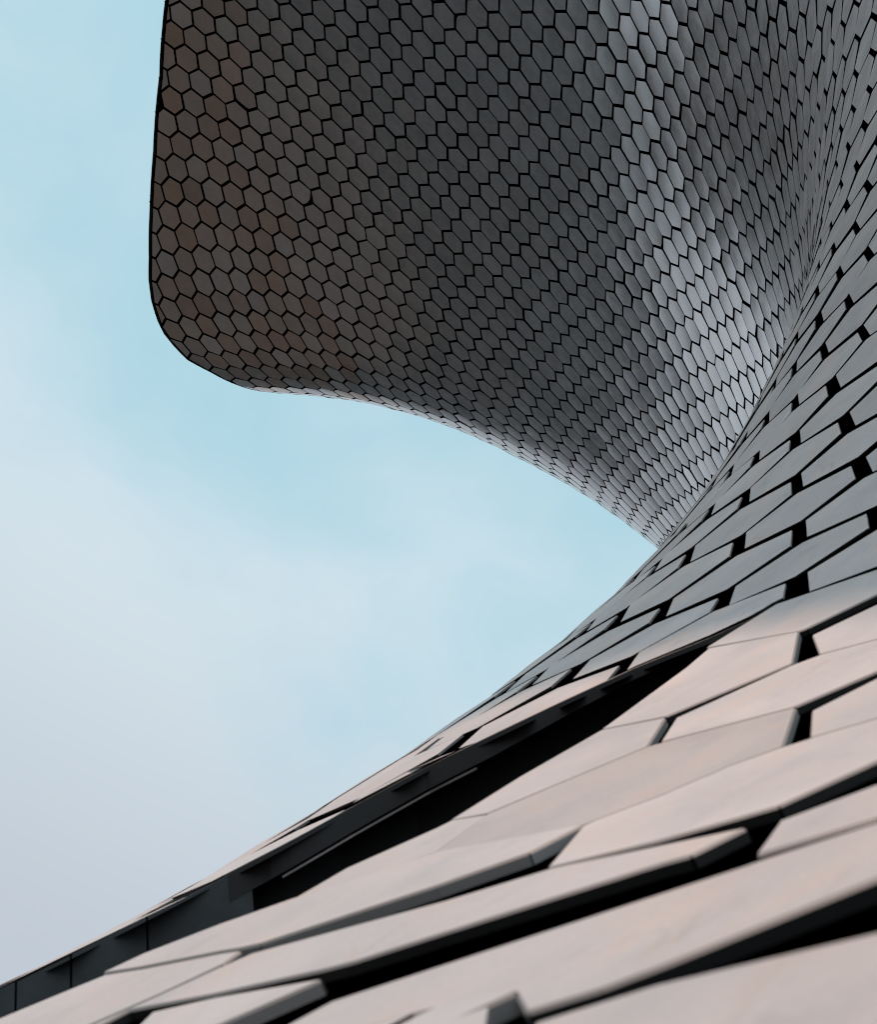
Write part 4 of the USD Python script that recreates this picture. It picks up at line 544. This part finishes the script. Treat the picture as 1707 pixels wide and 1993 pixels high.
deep_at = np.where(shapely.contains_xy(CUT_ALL.buffer(0.12), bf), 0.05, 0.022)
bv = bp - bn * deep_at[:, None]
cells = inv.reshape(-1, 3)
high = bv[cells][:, :, 2].max(1) > 0
mesh(f"{BASE}/backing_skin", bv, cells[high], M_BLACK, -(-bn))


# ------------------------------------------------------------------ roof edge and roof
def strip(rows):
    """Quads between successive rows of equally many points."""
    n = len(rows[0])
    v, t = np.vstack(rows), []
    for r in range(len(rows) - 1):
        for k in range(n - 1):
            a, b = r * n + k, (r + 1) * n + k
            t += [(a, a + 1, b + 1), (a, b + 1, b)]
    return v, np.array(t)


rf = along(RIM_F, 0.3)
inside = rf[~np.isnan(SKIN(rf)[:, 0])]
p, n = skin(inside), skin_normal(inside)
tan = np.gradient(p, axis=0); tan /= np.linalg.norm(tan, axis=1, keepdims=True)
outw = np.cross(n, tan); outw /= np.linalg.norm(outw, axis=1, keepdims=True)
if (outw @ np.array([0, 0, 1.0])).mean() < 0:
    outw = -outw
rows = [p - n * 0.12 - outw * 0.10, p - n * 0.03 + outw * 0.02, p - n * 0.02 + outw * 0.05, p - n * 0.07 + outw * 0.085, p - n * 0.30 + outw * 0.10, p - n * 0.9 + outw * 0.05]
v, t = strip(rows)
say(mesh(f"{BASE}/roof_edge", v, t, M_EDGE))
top = rows[-1]
back = top.mean(0) + np.array([26.0, 4.0, 0.0])
back[2] = top[:, 2].mean()
v = np.vstack([top, back, back - [0, 0, .3]])
k = len(top)
mesh(f"{BASE}/roof", v, [(a, a + 1, k) for a in range(k - 1)], M_EDGE)

# ------------------------------------------------------------------ office towers across the plaza (unseen, sized and closed up to shape reflections in the overhang)
TOWERS = [(-214, 48, 66, 30, 96, "dark glass office tower at the left end of the row across the plaza"), (-188, 112, 66, 30, 108, "second dark glass office tower from the left end of the row"), (-142, 166, 66, 30, 102, "broad dark glass office tower left of the middle of the row"),
          (-84, 202, 66, 30, 110, "tallest dark glass office tower of the row"), (-18, 218, 64, 30, 100, "dark glass office tower straight ahead behind the museum"), (48, 214, 64, 30, 90, "lowest dark glass office tower at the right end of the row")]
for (tx, ty, w, d, h, lab) in TOWERS:
    rz = math.atan2(tx, ty)
    tower = UsdGeom.Xform.Define(stage, name("/World", "office_tower"))
    tower.AddTranslateOp().Set(Gf.Vec3d(tx, ty, 0)); tower.AddRotateZOp().Set(-math.degrees(rz))
    say(tower.GetPrim(), label=lab, category="office tower", group="office towers across the plaza")
    TP = str(tower.GetPath())

    def boxes(items):
        v, t = [], []
        for (x0, x1, y0, y1, z0, z1) in items:
            o_ = len(v)
            v += [(x, y, z) for z in (z0, z1) for y in (y0, y1) for x in (x0, x1)]
            t += [tuple(o_ + k_ for k_ in q_) for q_ in ((0, 2, 1), (1, 2, 3), (4, 5, 6), (5, 7, 6), (0, 1, 4), (1, 5, 4), (2, 6, 3), (3, 6, 7), (0, 4, 2), (2, 4, 6), (1, 3, 5), (3, 7, 5))]
        return v, t
    v, t = boxes([(-w / 2, w / 2, -d / 2, d / 2, 0, h)])
    mesh(f"{TP}/glass_wall", v, t, M_TOWER)
    for k_ in range(1, int(h / 4)):
        v, t = boxes([(-w / 2 - .25, w / 2 + .25, -d / 2 - .25, d / 2 + .25, 4 * k_ - .45, 4 * k_ + .45)])
        mesh(name(TP, "floor_band"), v, t, M_BAND)
    v, t = boxes([(-w / 3, w / 3, -d / 3, d / 3, h, h + 4)])
    mesh(f"{TP}/plant_room", v, t, M_BAND)

# ------------------------------------------------------------------ the window slot
DIRN = np.array([4.3, 1.6]); DIRN /= np.linalg.norm(DIRN)
UPS, LOS = along(np.vstack([UP_F[:1], UP_F]), 0.1), along(np.vstack([UP_F[:1], LO_F]), 0.1)


def edge(line, s):
    """The point of a slot edge at the distance s along the slot."""
    d = line @ DIRN
    o_ = np.argsort(d)
    return np.c_[np.interp(s, d[o_], line[o_, 0]), np.interp(s, d[o_], line[o_, 1])]


def at_s(col, row):
    return float((flat([(col, row)]) @ DIRN)[0])


S0, S1, SPLIT = at_s(36.838, -31.608) + 0.02, at_s(43.3, -29.2), at_s(39.98, -30.7)


def depth(f, d):
    """A point of the slot's reveal: from the edge inwards and down."""
    q = -skin_normal(f) + np.array([0, 0, -1.0])
    return skin(f) + q / np.linalg.norm(q, axis=1, keepdims=True) * np.asarray(d, float).reshape(-1, 1)


def plate(path, s0, s1, d0, d1, mat, n=8, inset=0.0, **data):
    """A thin closed plate along the upper edge of the slot from s0 to s1, between two depths, its face at the edge line."""
    ss = np.linspace(s0, s1, n)
    f = edge(UPS, ss)
    back_ = edge(LOS, ss)
    w = (f - back_) / np.maximum(np.linalg.norm(f - back_, axis=1, keepdims=True), 1e-6)
    d0 = np.broadcast_to(d0, (n,)); d1 = np.broadcast_to(d1, (n,))
    f = f + w * inset
    g0 = f + w * 0.04
    v, t = strip([depth(g0, d0), depth(f, d0), depth(f, d1), depth(g0, d1), depth(g0, d0)])
    return say(mesh(path, v, t, mat), **data)


slot = UsdGeom.Xform.Define(stage, f"{BASE}/window_slot")
say(slot.GetPrim(), label="long dark wedge-shaped window slot between the tiles")
SB = f"{BASE}/window_slot"
# right of the corner: a brown soffit band, a thin metal bar, and the dark opening behind it
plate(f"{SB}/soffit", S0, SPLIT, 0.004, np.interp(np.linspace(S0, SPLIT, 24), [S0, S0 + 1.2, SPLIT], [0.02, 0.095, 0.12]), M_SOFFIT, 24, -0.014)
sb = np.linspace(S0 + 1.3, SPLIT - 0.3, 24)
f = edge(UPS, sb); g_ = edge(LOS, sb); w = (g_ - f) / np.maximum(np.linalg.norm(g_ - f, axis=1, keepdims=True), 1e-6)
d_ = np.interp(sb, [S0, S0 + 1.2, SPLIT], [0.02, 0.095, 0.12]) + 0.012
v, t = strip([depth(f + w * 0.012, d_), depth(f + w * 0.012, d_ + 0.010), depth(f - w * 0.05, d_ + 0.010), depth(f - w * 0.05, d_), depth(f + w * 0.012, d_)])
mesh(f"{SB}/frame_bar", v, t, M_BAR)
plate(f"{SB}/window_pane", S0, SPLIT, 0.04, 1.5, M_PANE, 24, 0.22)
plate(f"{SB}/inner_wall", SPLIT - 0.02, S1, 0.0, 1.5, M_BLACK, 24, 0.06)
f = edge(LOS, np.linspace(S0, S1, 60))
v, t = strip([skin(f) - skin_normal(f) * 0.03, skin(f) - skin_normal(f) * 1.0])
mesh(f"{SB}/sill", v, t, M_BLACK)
# left of it slate panels hang down from the edge
JOINTS = [SPLIT + 0.01, at_s(40.09, -29.35), at_s(40.75, -29.1), at_s(41.22, -28.9), at_s(41.55, -28.75), at_s(42.2, -28.5), at_s(42.9, -28.35), S1]
for k_, (a_, b_) in enumerate(zip(JOINTS[:-1], JOINTS[1:])):
    plate(name(SB, "slate_panel"), a_ + 0.006, b_ - 0.006, 0.006 + 0.004 * (k_ % 2), 1.3, M_SLATE, 6, -0.012)
